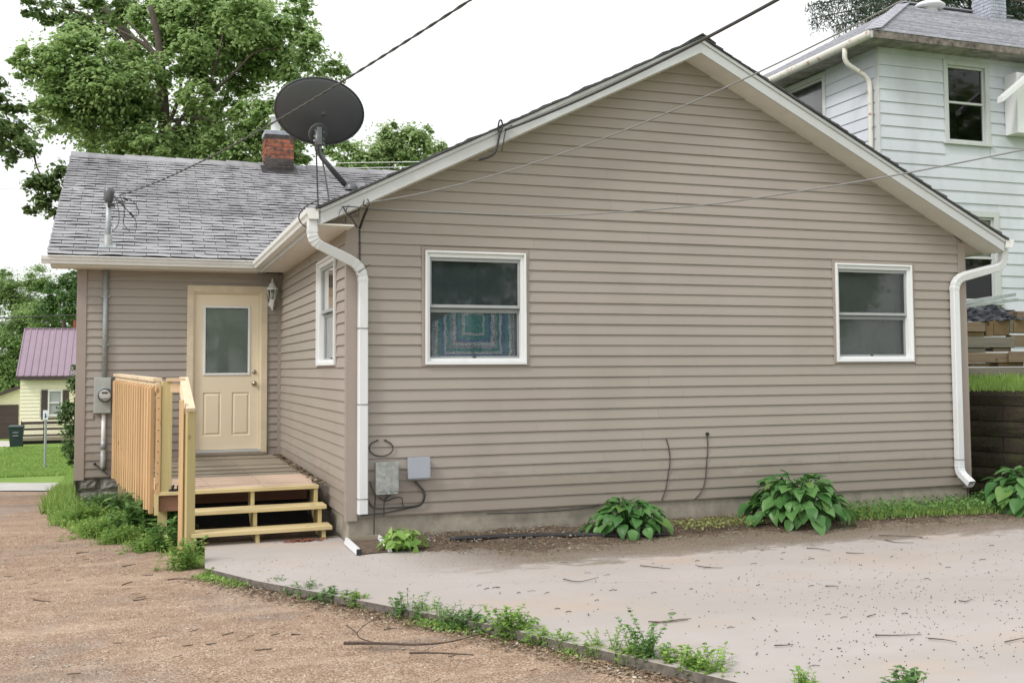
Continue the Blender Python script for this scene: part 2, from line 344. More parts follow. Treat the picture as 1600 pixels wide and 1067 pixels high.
def leaf(name, dark, light, trans=.35, rough=.5, by='island', bump=False):
    m = NB(name); r = m.isl() if by == 'island' else m.rnd()
    c = m.mix(m.ramp(r, [(0, 0), (1, 1)]), dark, light); n = m.noise(.9, 3, .6); c = m.mix(m.ramp(n, [(.35, .35), (.6, 0)]), c, tuple(x*.6 for x in dark))
    y_ = m.n('ShaderNodeMath', operation='FRACT'); y2 = m.n('ShaderNodeMath', operation='MULTIPLY'); m.l(r, y2.inputs[0]); y2.inputs[1].default_value = 17.3; m.l(y2.outputs[0], y_.inputs[0]); c = m.mix(m.ramp(y_.outputs[0], [(.93, 0), (.96, .45)]), c, (light[0]*1.3, light[1]*.95, light[2]*.8))
    m.col(c); m.set(rough, .35)
    if bump:
        wv = m.noise((14, 60, 60), 2, .5); m.bump(wv, .3, .004)
    tr = m.n('ShaderNodeBsdfTranslucent'); m.l(m.mix(.5, c, light), tr.inputs[0]); mx = m.n('ShaderNodeMixShader'); mx.inputs[0].default_value = trans
    o = m.t.nodes['Material Output']; m.l(m.b.outputs[0], mx.inputs[1]); m.l(tr.outputs[0], mx.inputs[2]); m.l(mx.outputs[0], o.inputs[0]); return m.m
M['maple'] = leaf('maple_leaves', (.17, .285, .10), (.45, .60, .24), .5)
M['maple_dark'] = leaf('dark_maple_leaves', (.08, .14, .05), (.22, .32, .11), .4)
M['pale_tree'] = leaf('pale_tree_leaves', (.20, .31, .12), (.44, .56, .26), .45)
M['far_tree'] = leaf('far_leaves', (.14, .25, .07), (.34, .47, .18), .4)
M['spruce'] = leaf('spruce_needles', (.025, .05, .03), (.07, .11, .065), .15)
M['shrub'] = leaf('shrub_leaves', (.06, .14, .04), (.17, .29, .09), .35)
M['hosta'] = leaf('hosta_leaf', (.06, .165, .045), (.15, .31, .09), .28, .35, 'rnd', True)
M['weed'] = leaf('weed_leaves', (.15, .30, .06), (.36, .52, .14), .4)
M['weed_dark'] = leaf('dark_weed_leaves', (.08, .19, .05), (.20, .35, .10), .35)
M['grassblade'] = leaf('grass_blades', (.17, .31, .06), (.36, .50, .14), .4)
M['yellowweed'] = leaf('yellowing_groundcover', (.14, .18, .05), (.34, .36, .14), .3)

def glassmat(name, tint=(.86, .89, .89), rough=.03, fac=1.0):
    m = bpy.data.materials.new(name); m.use_nodes = True; t = m.node_tree; t.nodes.clear()
    o = t.nodes.new('ShaderNodeOutputMaterial'); g = t.nodes.new('ShaderNodeBsdfGlossy'); g.inputs['Roughness'].default_value = rough
    tr = t.nodes.new('ShaderNodeBsdfTransparent'); tr.inputs[0].default_value = (*tint, 1); mx = t.nodes.new('ShaderNodeMixShader')
    f = t.nodes.new('ShaderNodeFresnel'); f.inputs[0].default_value = 1.45; mu = t.nodes.new('ShaderNodeMath'); mu.operation = 'MULTIPLY'; mu.inputs[1].default_value = fac
    t.links.new(f.outputs[0], mu.inputs[0]); t.links.new(mu.outputs[0], mx.inputs[0]); t.links.new(tr.outputs[0], mx.inputs[1]); t.links.new(g.outputs[0], mx.inputs[2]); t.links.new(mx.outputs[0], o.inputs[0]); return m
M['glass'] = glassmat('window_glass', fac=1.9); M['glass_dull'] = glassmat('weak_reflection_glass', (.7, .75, .72), .1, .25); M['glass_old'] = glassmat('old_window_glass', (.7, .75, .72), .03, 1.3); M['glass_d'] = glassmat('door_glass', (.8, .85, .82), fac=1.6)  # glass_dull has its reflection turned down to keep that pane dark
def screen():
    m = bpy.data.materials.new('insect_screen'); m.use_nodes = True; t = m.node_tree; t.nodes.clear()
    o = t.nodes.new('ShaderNodeOutputMaterial'); d = t.nodes.new('ShaderNodeBsdfDiffuse'); d.inputs[0].default_value = (.16, .17, .17, 1); tr = t.nodes.new('ShaderNodeBsdfTransparent'); mx = t.nodes.new('ShaderNodeMixShader'); mx.inputs[0].default_value = .17
    t.links.new(tr.outputs[0], mx.inputs[1]); t.links.new(d.outputs[0], mx.inputs[2]); t.links.new(mx.outputs[0], o.inputs[0]); return m
M['screen'] = screen()

# ================================================================ SETTING
D = 5.159; WID = 7.45; XL = -2.68; C = .11; PK = 3.725; PITCH_R = .497
# ---- ground sheet
def axis(lo, hi, fine_lo, fine_hi, fstep, growth=1.18):
    a = list(np.arange(fine_lo, fine_hi+1e-6, fstep)); st = fstep
    while a[-1] < hi: st *= growth; a.append(a[-1]+st)
    st = fstep
    while a[0] > lo: st *= growth; a.insert(0, a[0]-st)
    return np.array(a)
gx = axis(-300, 300, -12, 12, .5); gy = axis(-60, 420, -10, 45, .5)
X, Y = np.meshgrid(gx, gy); Z = gh(X, Y)
V = np.stack([X.ravel(), Y.ravel(), Z.ravel()], 1); nx, ny = len(gx), len(gy)
I = (np.arange(ny-1)[:, None]*nx+np.arange(nx-1)[None]).ravel(); F = np.stack([I, I+1, I+nx+1, I+nx], 1)
o = mk('ground', npmesh('ground', V, F, M['lawn'], True)); o['kind'] = 'structure'
# ---- gravel driveway
edge = [ong(*q)[:2] for q in ((1240, 1110), (1130, 1066), (960, 1026), (760, 981), (600, 951), (400, 913), (322, 893), (300, 880), (225, 856), (130, 838), (84, 818), (72, 800), (78, 782), (92, 770), (100, 768))]
edge = [np.array((1.9, -7.2)), np.array((3., -13.))][::-1] + edge
poly = [(float(a[0])+.10, float(a[1])) for a in edge] + [(-14, 22), (-18, -13)]
def inpoly(px, py, P):
    c = np.zeros(px.shape, bool); n = len(P)
    for i in range(n):
        x1, y1 = P[i]; x2, y2 = P[(i+1) % n]
        c ^= ((y1 > py) != (y2 > py)) & (px < (x2-x1)*(py-y1)/(y2-y1+1e-12)+x1)
    return c
st = .12; dx = np.arange(-16, 4, st); dy = np.arange(-12.5, 24, st); X, Y = np.meshgrid(dx, dy)
inside = inpoly(X+.07*np.sin(Y*9+X*3)+.05*np.sin(X*17), Y+.06*np.sin(X*11), poly)
n1 = RNG.normal(0, 1, X.shape); Z = gh(X, Y)+.018+.004*np.sin(X*3+Y*2)+.0025*n1 + .008*np.sin(X*1.1+1)*np.sin(Y*.9)
nx, ny = len(dx), len(dy); I = (np.arange(ny-1)[:, None]*nx+np.arange(nx-1)[None]); ins = inside[:-1, :-1] & inside[1:, :-1] & inside[:-1, 1:] & inside[1:, 1:]
I = I[ins]; F = np.stack([I, I+1, I+nx+1, I+nx], 1)
V = np.stack([X.ravel(), Y.ravel(), Z.ravel()], 1)
us, inv = np.unique(F, return_inverse=True); V = V[us]; F = inv.reshape(F.shape)
o = mk('driveway', npmesh('driveway', V, F, M['gravel'], True)); o['kind'] = 'structure'
# loose pebbles on the driveway
def rocks(n, xy, zfn, smin, smax, mat, name, **kw):
    octv = np.array([(1, 0, 0), (0, 1, 0), (-1, 0, 0), (0, -1, 0), (0, 0, .6), (0, 0, -.6)], float); octf = np.array([(0, 1, 4), (1, 2, 4), (2, 3, 4), (3, 0, 4), (1, 0, 5), (2, 1, 5), (3, 2, 5), (0, 3, 5)])
    sc = RNG.uniform(smin, smax, (n, 1, 1))*RNG.uniform(.6, 1.3, (n, 1, 3)); a = RNG.uniform(0, 6.28, n); ca, sa = np.cos(a), np.sin(a)
    v = octv[None]*sc*RNG.uniform(.75, 1.2, (n, 6, 1)); x = v[..., 0]*ca[:, None]-v[..., 1]*sa[:, None]; y = v[..., 0]*sa[:, None]+v[..., 1]*ca[:, None]
    P = np.stack([x+xy[:, 0:1], y+xy[:, 1:2], v[..., 2]+zfn(xy[:, 0], xy[:, 1])[:, None]], 2).reshape(-1, 3)
    F = (octf[None]+(np.arange(n)*6)[:, None, None]).reshape(-1, 3)
    o = mk(name, npmesh(name, P, F, mat)); o['kind'] = 'stuff'
    for k, v in kw.items(): o[k] = v
    return o
def sample(n, x0, x1, y0, y1, P, bias=1.0):
    res = np.zeros((0, 2))
    while len(res) < n:
        p = np.stack([RNG.uniform(x0, x1, n*2), y0+(y1-y0)*RNG.uniform(0, 1, n*2)**bias], 1); res = np.vstack([res, p[inpoly(p[:, 0], p[:, 1], P)]])
    return res[:n]
dz = lambda x, y: gh(x, y)+.02
rocks(42000, sample(42000, -6.5, 2.2, -7, 2.5, poly, 1.5), dz, .002, .0065, M['pebble'], 'gravel', label='loose pinkish tan gravel spread over the driveway', category='gravel')
M['palestone'] = simple('pale_stone', (.55, .48, .40), .9, nscale=6, var=.4)
rocks(1500, sample(1500, -6.5, 2.2, -7, 2.5, poly, 1.3), dz, .005, .012, M['palestone'], 'pale_pebbles', label='larger pale pebbles sprinkled among the driveway gravel', category='gravel')
# ---- road and pale drive beyond
def strip(name, s0, s1, x0, x1, mat, lift=.02, n=40):
    mb = MB(); cx = np.linspace(x0, x1, n)
    ss = np.linspace(s0, s1, 8)
    for a, b in zip(ss, ss[1:]):
        for i in range(n-1):
            q = []
            for (xx, s_) in ((cx[i], a), (cx[i+1], a), (cx[i+1], b), (cx[i], b)):
                wob = .3*math.sin(xx*.7)
                yy = (s_+wob-.336*(xx+1.864))/.942-10.148; q.append((xx, yy, float(gh(xx, yy))+lift))
            mb.poly(q)
    o = mb.build(name, mat, smooth=True); o['kind'] = 'structure'; return o
strip('road', 24.6, 31.5, -70, 60, M['asphalt'], .03)
# ---- concrete slab
sl = [(-1.28, .50), (-1.349, -.818), (-1.0, -1.532), (-.60, -2.16), (-.243, -2.746), (.258, -3.538), (.739, -4.467), (1.09, -5.19), (1.50, -6.2), (2.2, -8.0), (14, -8.0), (14, -.6), (8.6, -.5), (7.3, -.02), (-.0, -.02), (-.0, .5)]
ZS = -.25
mb = MB(); n = len(sl)
mb.poly([(x, y, ZS) for x, y in sl])
for i in range(n):
    a, b = sl[i], sl[(i+1) % n]; mb.poly([(a[0], a[1], ZS-.12), (b[0], b[1], ZS-.12), (b[0], b[1], ZS), (a[0], a[1], ZS)])
o = mb.build('pavement', M['concrete']); o['kind'] = 'structure'
o.data.materials.append(simple('dirty_concrete_edge', (.15, .13, .11), .95, nscale=18, var=.6, bump=.6))
for p_ in o.data.polygons[1:]: p_.material_index = 1
# ---- soil bed along the wall
bx = np.arange(.25, 12, .05); by = np.linspace(0, 1, 26); V = []; 
lim = lambda x: np.interp(x, [0, .5, 1.2, 2, 3, 4, 5, 6.5, 8, 12], [-.35, -.55, -1.0, -1.05, -.8, -.85, -.95, -.95, -1.2, -1.3])
X, T = np.meshgrid(bx, by); Lm = lim(X)+.12*np.sin(X*7)+.06*np.sin(X*19)+.04*np.sin(X*43); Yb = Lm*T+.0
hgt = .05*(1-T)**.7+.0; Z = ZS-.004+hgt*(.75+.3*np.sin(X*13+T*5))+RNG.normal(0, .0035, X.shape)*(1-T*.5)+.006*(1-T)
V = np.stack([X.ravel(), Yb.ravel(), Z.ravel()], 1); nx, ny = len(bx), len(by); I = (np.arange(ny-1)[:, None]*nx+np.arange(nx-1)[None]).ravel(); F = np.stack([I, I+nx, I+nx+1, I+1], 1)
o = mk('soil_bed', npmesh('soil_bed', V, F, M['soil'], True)); o['kind'] = 'structure'
def flakes(n, xy, z, smin, smax, mat, name, aspect=1.6, **kw):
    L = RNG.uniform(smin, smax, n)*aspect; Wd = L*RNG.uniform(.25, .7, n); a = RNG.uniform(0, 6.28, n); t = np.stack([np.cos(a), np.sin(a), RNG.uniform(-.25, .35, n)], 1); s_ = np.stack([-np.sin(a), np.cos(a), RNG.uniform(-.35, .35, n)], 1)
    c = np.stack([xy[:, 0], xy[:, 1], z], 1); P = np.stack([c-t*L[:, None], c+s_*Wd[:, None], c+t*L[:, None], c-s_*Wd[:, None]], 1).reshape(-1, 3); F = (np.arange(n)*4)[:, None]+np.array([0, 1, 2, 3])
    o = mk(name, npmesh(name, P, F, mat)); o['kind'] = 'stuff'
    for k, v in kw.items(): o[k] = v
    return o
n = 22000; x = RNG.uniform(.3, 11, n); t = RNG.beta(1.0, 1.5, n)*1.35; y = (lim(x)*t); z = ZS+.008+.05*np.clip(1-t, 0, 1)**.7+RNG.uniform(0, .006, n)
flakes(n, np.stack([x, y], 1), z, .0025, .010, M['chips'], 'leaf_litter', label='brown leaf litter and bark chips along the foundation', category='leaf litter')
n = 3500; x = RNG.uniform(-1.2, 11, n); y = -RNG.gamma(1.6, .55, n)-.5; ok = inpoly(x, y, sl); x, y = x[ok], y[ok]
flakes(len(x), np.stack([x, y], 1), np.full(len(x), ZS+.003), .002, .006, M['chips'], 'scattered_litter', label='small brown flakes scattered over the back of the slab', category='leaf litter')
n = 420; x = RNG.uniform(.7, 4.4, n); t = RNG.uniform(.02, .6, n); rocks(n, np.stack([x, lim(x)*t], 1), lambda x, y: np.full(x.shape, ZS+.035), .006, .017, simple('bed_stone', (.30, .27, .23), .9, nscale=9, var=.5), 'bed_stones', label='small grey stones in the soil bed along the foundation', category='stones')
# dark berries / seed specks
m_ = 1300; cl = [(2.8, -4.2, .9), (4.4, -4.6, 1.0), (3.2, -3.6, .7), (5.6, -4.4, 1.2), (2.2, -4.9, .6), (4.9, -2.6, 1.8), (6.5, -3.2, 1.6), (3.8, -5.2, .8)]
pts = []
for k in range(m_):
    a = random.choice(cl); pts.append((random.gauss(a[0], a[2]), random.gauss(a[1], a[2]*.6)))
pts = np.array(pts); pts = pts[inpoly(pts[:, 0], pts[:, 1], sl)]; pts = pts[pts[:, 1] < -1.2]
rocks(len(pts), pts, lambda x, y: np.full(x.shape, ZS+.004), .0035, .0065, M['twig'], 'fallen_seeds', label='dark fallen seeds speckling the concrete slab', category='seeds')
# terrace lawn above the retaining wall
rw = [(8.22, 8.0), (8.22, 1.25), (8.33, .90), (8.60, .18), (8.95, -.75), (9.5, -1.6)]
TZ = 1.07
tz = lambda x, y: TZ+.17*np.clip((np.asarray(y, float)-.9)/1.3, 0, 1)
mb = MB(); ys = [-1.6, -.75, .18, .90, 1.25, 1.7, 2.2, 8, 60]; xf = lambda y: float(np.interp(y, [-1.6, -.75, .18, .90, 1.25, 8], [9.5, 8.95, 8.60, 8.33, 8.22, 8.22]))+.05
for a, b in zip(ys, ys[1:]): mb.poly([(xf(a), a, float(tz(0, a))), (90, a, float(tz(0, a))), (90, b, float(tz(0, b))), (xf(b), b, float(tz(0, b)))])
o = mb.build('terrace', M['lawn']); o['kind'] = 'structure'

# ================================================================ THE TAN HOUSE
H = thing('house', (3.5, 3, -.25), 'low tan vinyl-sided house with white-trimmed front gable and grey shingled side wing', 'house')
def cuts(lo, hi, holes):
    """intervals of [lo,hi] left after removing holes"""
    segs = [(lo, hi)]
    for a, b in holes:
        ns = []
        for s0, s1 in segs:
            if b <= s0 or a >= s1: ns.append((s0, s1)); continue
            if a > s0: ns.append((s0, a))
            if b < s1: ns.append((b, s1))
        segs = ns
    return [s_ for s_ in segs if s_[1]-s_[0] > .01]
def wallboards(parent, mp, z0, nrow, c, ext, holes, mat, lap=.0165, seam=3.7, z_off=0, jit=.0006, name='siding_board'):
    """mp(a, out, z) maps along-wall coord, outward distance, height to world; ext(z)->(a0,a1)"""
    for k in range(nrow):
        zb = z0+k*c; zt = zb+c
        e0 = ext(zb); e1 = ext(zt)
        if e0 is None: continue
        if e1 is None: e1 = ((e0[0]+e0[1])/2-.01, (e0[0]+e0[1])/2+.01)
        hs_ = [(a0, a1) for (a0, a1, h0, h1) in holes if h0 < zt-.01 and h1 > zb+.01]
        segs = cuts(e0[0], e0[1], hs_)
        out_ = []
        for s0, s1 in segs:
            x = s0; first = True
            while s1-x > seam*1.25:
                L = seam*random.uniform(.45, 1) if first else seam; first = False
                out_.append((x, x+L)); x += L
            out_.append((x, s1))
        for (s0, s1) in out_:
            t0 = s0 if s0 > e0[0]+1e-6 else e1[0]; t1 = s1 if s1 < e0[1]-1e-6 else e1[1]
            t0 = max(t0, e1[0]) if t0 < e1[0] else t0; t1 = min(t1, e1[1])
            if t1 <= t0: t0 = t1 = (t0+t1)/2; t1 += .005
            j = random.uniform(-jit, jit)+random.choice((0, .0012)); o_ = lap+j; s0 += .0012; t0 += .0012
            prof = [(.0, .001, 0), (o_-.006, .001, 0), (o_-.006, -.004, 0), (o_, -.004, 0), (o_-.0005, .006, 0), (.001+j, c+.001, 1), (0, c+.001, 1)]
            mb = MB()
            mb.prism(prof, lambda q: mp(s0 if q[2] == 0 else t0, q[0], zb+q[1]), lambda q: mp(s1 if q[2] == 0 else t1, q[0], zb+q[1]))
            mb.build(name, mat, parent)
def wallback(name, mp, a0, a1, z0, z1, holes, mat, parent, thick=.0, poly=None):
    mb = MB()
    xs = sorted({a0, a1, *[h[0] for h in holes], *[h[1] for h in holes]}); zs = sorted({z0, z1, *[h[2] for h in holes], *[h[3] for h in holes]})
    for i in range(len(xs)-1):
        for j in range(len(zs)-1):
            cx = (xs[i]+xs[i+1])/2; cz = (zs[j]+zs[j+1])/2
            if any(h[0] < cx < h[1] and h[2] < cz < h[3] for h in holes): continue
            mb.poly([mp(xs[i], 0, zs[j]), mp(xs[i+1], 0, zs[j]), mp(xs[i+1], 0, zs[j+1]), mp(xs[i], 0, zs[j+1])])
    if poly: mb.poly([mp(a, 0, z) for a, z in poly])
    return mb.build(name, mat, parent)
SOF = lambda x: 4.765-PITCH_R*abs(x-PK)
WL = (.765, 1.828, 1.447, 2.583); WR = (5.600, 6.672, 1.458, 2.592)   # window openings (outer trim)
g_mp = lambda a, o_, z: (a, -o_, z)
hl = [(WL[0]-.035, WL[1]+.035, WL[2]-.02, WL[3]+.04), (WR[0]-.035, WR[1]+.035, WR[2]-.02, WR[3]+.04)]
gw = wallback('wall', g_mp, 0, WID, -.02, 2.90, [(w[0]+.04, w[1]-.04, w[2]+.04, w[3]-.04) for w in (WL, WR)], M['post'], H, poly=[(0, 2.90), (WID, 2.90), (PK, 4.765)])
def gext(z):
    if z <= 2.9: return (.095, WID-.085)
    w = (4.765-z)/PITCH_R
    if w < .05: return None
    return (max(.0, PK-w), min(WID, PK+w))
wallboards(gw, g_mp, 0, 43, C, gext, hl, M['siding'])
# corner posts
def cpost(parent, x0, x1, y0, y1, z0, z1, name='corner_post'):
    return MB().box(x0, x1, y0, y1, z0, z1).build(name, M['post'], parent, bevel=.004)
cpost(gw, -.024, .095, -.024, .05, -.045, 2.885); cpost(gw, WID-.085, WID+.024, -.024, .09, -.045, 2.885)
# side wall x=0 (faces -X)
s_mp = lambda a, o_, z: (-o_, a, z)
SW = (.585, 1.745, 1.450, 2.60)
sw = wallback('wall', s_mp, 0, D, -.02, 2.78, [(SW[0]+.04, SW[1]-.04, SW[2]+.04, SW[3]-.04)], M['post'], H)
wallboards(sw, s_mp, 0, 26, C, lambda z: (.05, D-.03) if z < 2.74 else None, [(SW[0]-.03, SW[1]+.03, SW[2]-.02, SW[3]+.03)], M['siding'])
cpost(sw, -.03, -.0, D-.05, D-.005, 0, 2.76)
# wing wall y=D
w_mp = lambda a, o_, z: (a, D-o_, z)
DR = (-1.288, -.200, .16, 2.590)
ww = wallback('wall', w_mp, XL, 0, -.02, 2.78, [(DR[0]+.08, DR[1]-.08, DR[2]+.1, DR[3]-.08)], M['post'], H)
wallboards(ww, w_mp, 0, 26, C, lambda z: (XL+.10, -.03) if z < 2.74 else None, [DR, (-2.475, -2.25, .84, 1.325)], M['siding'])
cpost(ww, XL-.024, XL+.10, D-.024, D+.1, -.045, 2.78); cpost(ww, -.055, -.028, D-.03, D-.0, 0, 2.76)
# unseen sides close the volume
mb = MB(); mb.poly([(WID, 0, -.3), (WID, 13, -.3), (WID, 13, 2.9), (WID, 0, 2.9)]); mb.poly([(XL, D, -.3), (XL, D, 2.8), (XL, 8.95, 4.9), (XL, 13.2, 2.8), (XL, 13.2, -.3)]); mb.poly([(XL, 13.1, -.3), (WID, 13.1, -.3), (WID, 13.1, 2.8), (XL, 13.1, 2.8)])
mb.build('wall', M['siding'], H)
# foundation
f = part('foundation', H)
mb = MB(); mb.box(.015, WID-.02, .012, .3, -.6, -.002); mb.build('plinth', M['parge'], f)
mb = MB(); mb.box(.012, .3, .305, D, -.6, -.002); mb.build('plinth', M['parge'], f)
mb = MB(); mb.box(XL+.06, 0, D+.07, D+.3, -1.0, -.002); mb.build('backing', M['mortar'], f)
row = 0; z = -.05
rng = random.Random(3)
for zt, zb in ((-.003, -.2), (-.207, -.335), (-.342, -.52), (-.527, -.72)):
    x = XL+.02
    while x < -.3:
        w = rng.uniform(.22, .46); w = min(w, -.25-x)
        nx_, nz_ = 5, 4; mb = MB(); g = [[None]*(nx_+1) for _ in range(nz_+1)]
        for i in range(nz_+1):
            for j in range(nx_+1):
                e = 1 if (i in (0, nz_) or j in (0, nx_)) else 0
                g[i][j] = len(mb.v); mb.v.append((x+.006+(w-.012)*j/nx_, D+.02+(.04 if e else rng.uniform(-.028, .012)), zb+.004+(zt-zb-.008)*i/nz_))
        for i in range(nz_):
            for j in range(nx_): mb.f.append((g[i][j], g[i][j+1], g[i+1][j+1], g[i+1][j]))
        mb.box(x+.006, x+w-.006, D+.059, D+.2, zb+.004, zt-.004)
        mb.build('stone', M['stone'], f); x += w
# ---- windows
def window(mp, a0, a1, z0, z1, parent, curtain=(.2, .21, .21), depth=.05, mode='dh', blanket=False, meet=.5, lower_screen=True):
    """double hung window; mp(a,out,z)"""
    w = part('window', parent)
    def bx(name, p0, p1, q0, q1, r0, r1, mat, bevel=.003):
        pts = [mp(p0, q0, r0), mp(p1, q0, r0), mp(p1, q1, r0), mp(p0, q1, r0), mp(p0, q0, r1), mp(p1, q0, r1), mp(p1, q1, r1), mp(p0, q1, r1)]
        return MB().hexa(pts).build(name, mat, w, bevel=bevel)
    t = .022
    # taupe J channel
    for (p0, p1, r0, r1) in ((a0-.034, a0-.002, z0-.018, z1+.036), (a1+.002, a1+.034, z0-.018, z1+.036), (a0-.002, a1+.002, z1+.002, z1+.036), (a0-.002, a1+.002, z0-.018, z0-.002)):
        bx('channel', p0, p1, -.01, .020, r0, r1, M['post'])
    # white outer frame
    for (p0, p1, r0, r1) in ((a0, a0+t, z0, z1), (a1-t, a1, z0, z1), (a0+t, a1-t, z1-t, z1), (a0+t, a1-t, z0, z0+t+.012)):
        bx('frame', p0, p1, -.06, .040, r0, r1, M['white'])
    # stepped inner frame
    i0, i1, j0, j1 = a0+t, a1-t, z0+t+.012, z1-t
    for (p0, p1, r0, r1) in ((i0, i0+.030, j0, j1), (i1-.030, i1, j0, j1), (i0+.03, i1-.03, j1-.042, j1), (i0+.03, i1-.03, j0, j0+.030)):
        bx('frame', p0, p1, -.07, .012, r0, r1, M['white'])
    k0, k1, l0, l1 = i0+.03, i1-.03, j0+.03, j1-.042; mz = l0+(l1-l0)*meet
    for (p0, p1, r0, r1) in ((k0, k0+.022, mz, l1), (k1-.022, k1, mz, l1), (k0+.022, k1-.022, l1-.035, l1), (k0+.022, k1-.022, mz, mz+.032)):
        bx('sash', p0, p1, -.045, -.012, r0, r1, M['sash'])
    sl_ = .018
    for (p0, p1, r0, r1) in ((k0, k0+.018, l0, mz-.006), (k1-.018, k1, l0, mz-.006), (k0+.018, k1-.018, l0, l0+.022), (k0+.018, k1-.018, mz-.045, mz-.006)):
        bx('sash', p0, p1, -.075, -.048, r0, r1, M['sash'])
    bx('latch', (k0+k1)/2-.02, (k0+k1)/2+.01, -.048, -.03, l0+.002, l0+.02, M['black'])
    MB().poly([mp(k0+.02, -.03, mz+.03), mp(k1-.02, -.03, mz+.03), mp(k1-.02, -.03, l1-.03), mp(k0+.02, -.03, l1-.03)]).build('pane', M['glass'], w)
    MB().poly([mp(k0+.016, -.062, l0+.02), mp(k1-.016, -.062, l0+.02), mp(k1-.016, -.062, mz-.04), mp(k0+.016, -.062, mz-.04)]).build('pane', M['glass'], w)
    if lower_screen:
        MB().poly([mp(k0, -.040, l0), mp(k1, -.040, l0), mp(k1, -.040, l1), mp(k0, -.040, l1)]).build('screen', M['screen'], w)
    cm = MB(); nq = 30
    for i in range(nq+1):
        aa = k0-.02+(k1-k0+.04)*i/nq; oo = -.135-.012*math.sin(i*1.9)-.006*math.sin(i*4.3); cm.v += [mp(aa, oo, l0-.03), mp(aa, oo-.004*math.sin(i), l1+.03)]
    for i in range(nq): cm.f.append((2*i, 2*i+2, 2*i+3, 2*i+1))
    cm.build('curtain', simple('curtain_cloth', curtain, .9, nscale=5, var=.2), w, True)
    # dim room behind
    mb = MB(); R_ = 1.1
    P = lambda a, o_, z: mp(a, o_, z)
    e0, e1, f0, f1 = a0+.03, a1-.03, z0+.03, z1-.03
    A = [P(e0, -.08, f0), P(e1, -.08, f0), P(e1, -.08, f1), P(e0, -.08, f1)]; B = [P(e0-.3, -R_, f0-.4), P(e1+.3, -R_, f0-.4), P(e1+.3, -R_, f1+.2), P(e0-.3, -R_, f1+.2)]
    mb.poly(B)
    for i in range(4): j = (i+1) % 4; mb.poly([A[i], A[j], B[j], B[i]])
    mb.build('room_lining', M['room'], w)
    return w, (k0, k1, l0, mz, l1)
win1, wd = window(g_mp, *WL, H, (.13, .16, .19), meet=.50)
k0, k1, l0, mz, l1 = wd
# crocheted blanket hung inside the left window
def blanketmat():
    m = NB('crocheted_yarn'); sx = m.n('ShaderNodeSeparateXYZ'); m.l(m.co, sx.inputs[0])
    # concentric square bands of teal, white and blue (print/yarn colour), looped texture on top
    def absd(sock, c):
        a = m.n('ShaderNodeMath', operation='SUBTRACT'); m.l(sock, a.inputs[0]); a.inputs[1].default_value = c; b = m.n('ShaderNodeMath', operation='ABSOLUTE'); m.l(a.outputs[0], b.inputs[0]); return b.outputs[0]
    ax = absd(sx.outputs[0], 1.30); az = absd(sx.outputs[2], 1.86)
    nz = m.noise(14, 2, .5)
    mx_ = m.n('ShaderNodeMath', operation='MAXIMUM'); m.l(ax, mx_.inputs[0]); m.l(az, mx_.inputs[1])
    ad = m.n('ShaderNodeMath', operation='MULTIPLY_ADD'); m.l(nz, ad.inputs[0]); ad.inputs[1].default_value = .03; m.l(mx_.outputs[0], ad.inputs[2])
    mu = m.n('ShaderNodeMath', operation='MULTIPLY'); m.l(ad.outputs[0], mu.inputs[0]); mu.inputs[1].default_value = 1.9
    T = c4(.08, .48, .50); Wh = c4(.85, .88, .92); Bl = c4(.14, .27, .62); G = c4(.5, .56, .66)
    r = m.n('ShaderNodeValToRGB'); m.l(mu.outputs[0], r.inputs[0]); r.color_ramp.interpolation = 'CONSTANT'; e = r.color_ramp.elements
    st_ = [(0, T), (.20, Wh), (.25, T), (.33, Bl), (.38, Wh), (.44, G), (.50, T), (.56, Wh), (.61, Bl), (.68, T), (.74, Wh), (.79, G), (.86, Wh), (.93, Bl)]
    while len(e) < len(st_): e.new(.9)
    for i, (p, c) in enumerate(st_): e[i].position = p; e[i].color = c
    v = m.vor((75, 75, 75)); c = m.mix(m.ramp(v, [(.35, 0), (.7, .6)]), r.outputs[0], (.03, .05, .08)); m.col(c); m.set(.95, .1); m.bump(v, .8, .01); return m.m
mb = MB(); nx_, nz_ = 44, 24
g0 = len(mb.v)
for i in range(nz_+1):
    for j in range(nx_+1):
        u_ = j/nx_; v_ = i/nz_; x = k0+.05+(k1-k0-.08)*u_; top = mz-.03-.10*max(0, (.28-u_)/.28)**1.2-.01*math.sin(u_*21)
        mb.v.append((x, .095+.018*math.sin(u_*38+v_*2)+.01*math.sin(v_*22+u_*6), l0-.05+(top-l0+.05)*v_))
for i in range(nz_):
    for j in range(nx_): a = g0+i*(nx_+1)+j; mb.f.append((a, a+1, a+nx_+2, a+nx_+1))
bl = mb.build('blanket', blanketmat(), None, True); bl['label'] = 'teal, white and blue crocheted blanket hung behind the left gable window'; bl['category'] = 'blanket'
window(g_mp, *WR, H, (.24, .26, .25), meet=.47)
window(s_mp, *SW, H, meet=.5)
# ---- door
dr = part('door', H)
dx0, dx1, dz0, dz1 = -1.185, -.315, .305, 2.478; yd = D+.02
for (p0, p1, r0, r1) in ((DR[0], DR[0]+.085, .225, DR[3]), (DR[1]-.085, DR[1], .225, DR[3]), (DR[0]+.085, DR[1]-.085, DR[3]-.09, DR[3])):
    MB().box(p0, p1, D-.035, D+.05, r0, r1).build('casing', M['cream2'], dr, bevel=.003)
for (p0, p1, r0, r1) in ((DR[0]+.085, dx0-.002, .30, 2.50), (dx1+.002, DR[1]-.085, .30, 2.50), (dx0-.002, dx1+.002, dz1+.003, 2.50)):
    MB().box(p0, p1, D-.012, D+.06, r0, r1).build('jamb', M['cream'], dr)
gx0, gx1, gz0, gz1 = -1.068, -.433, 1.34, 2.31
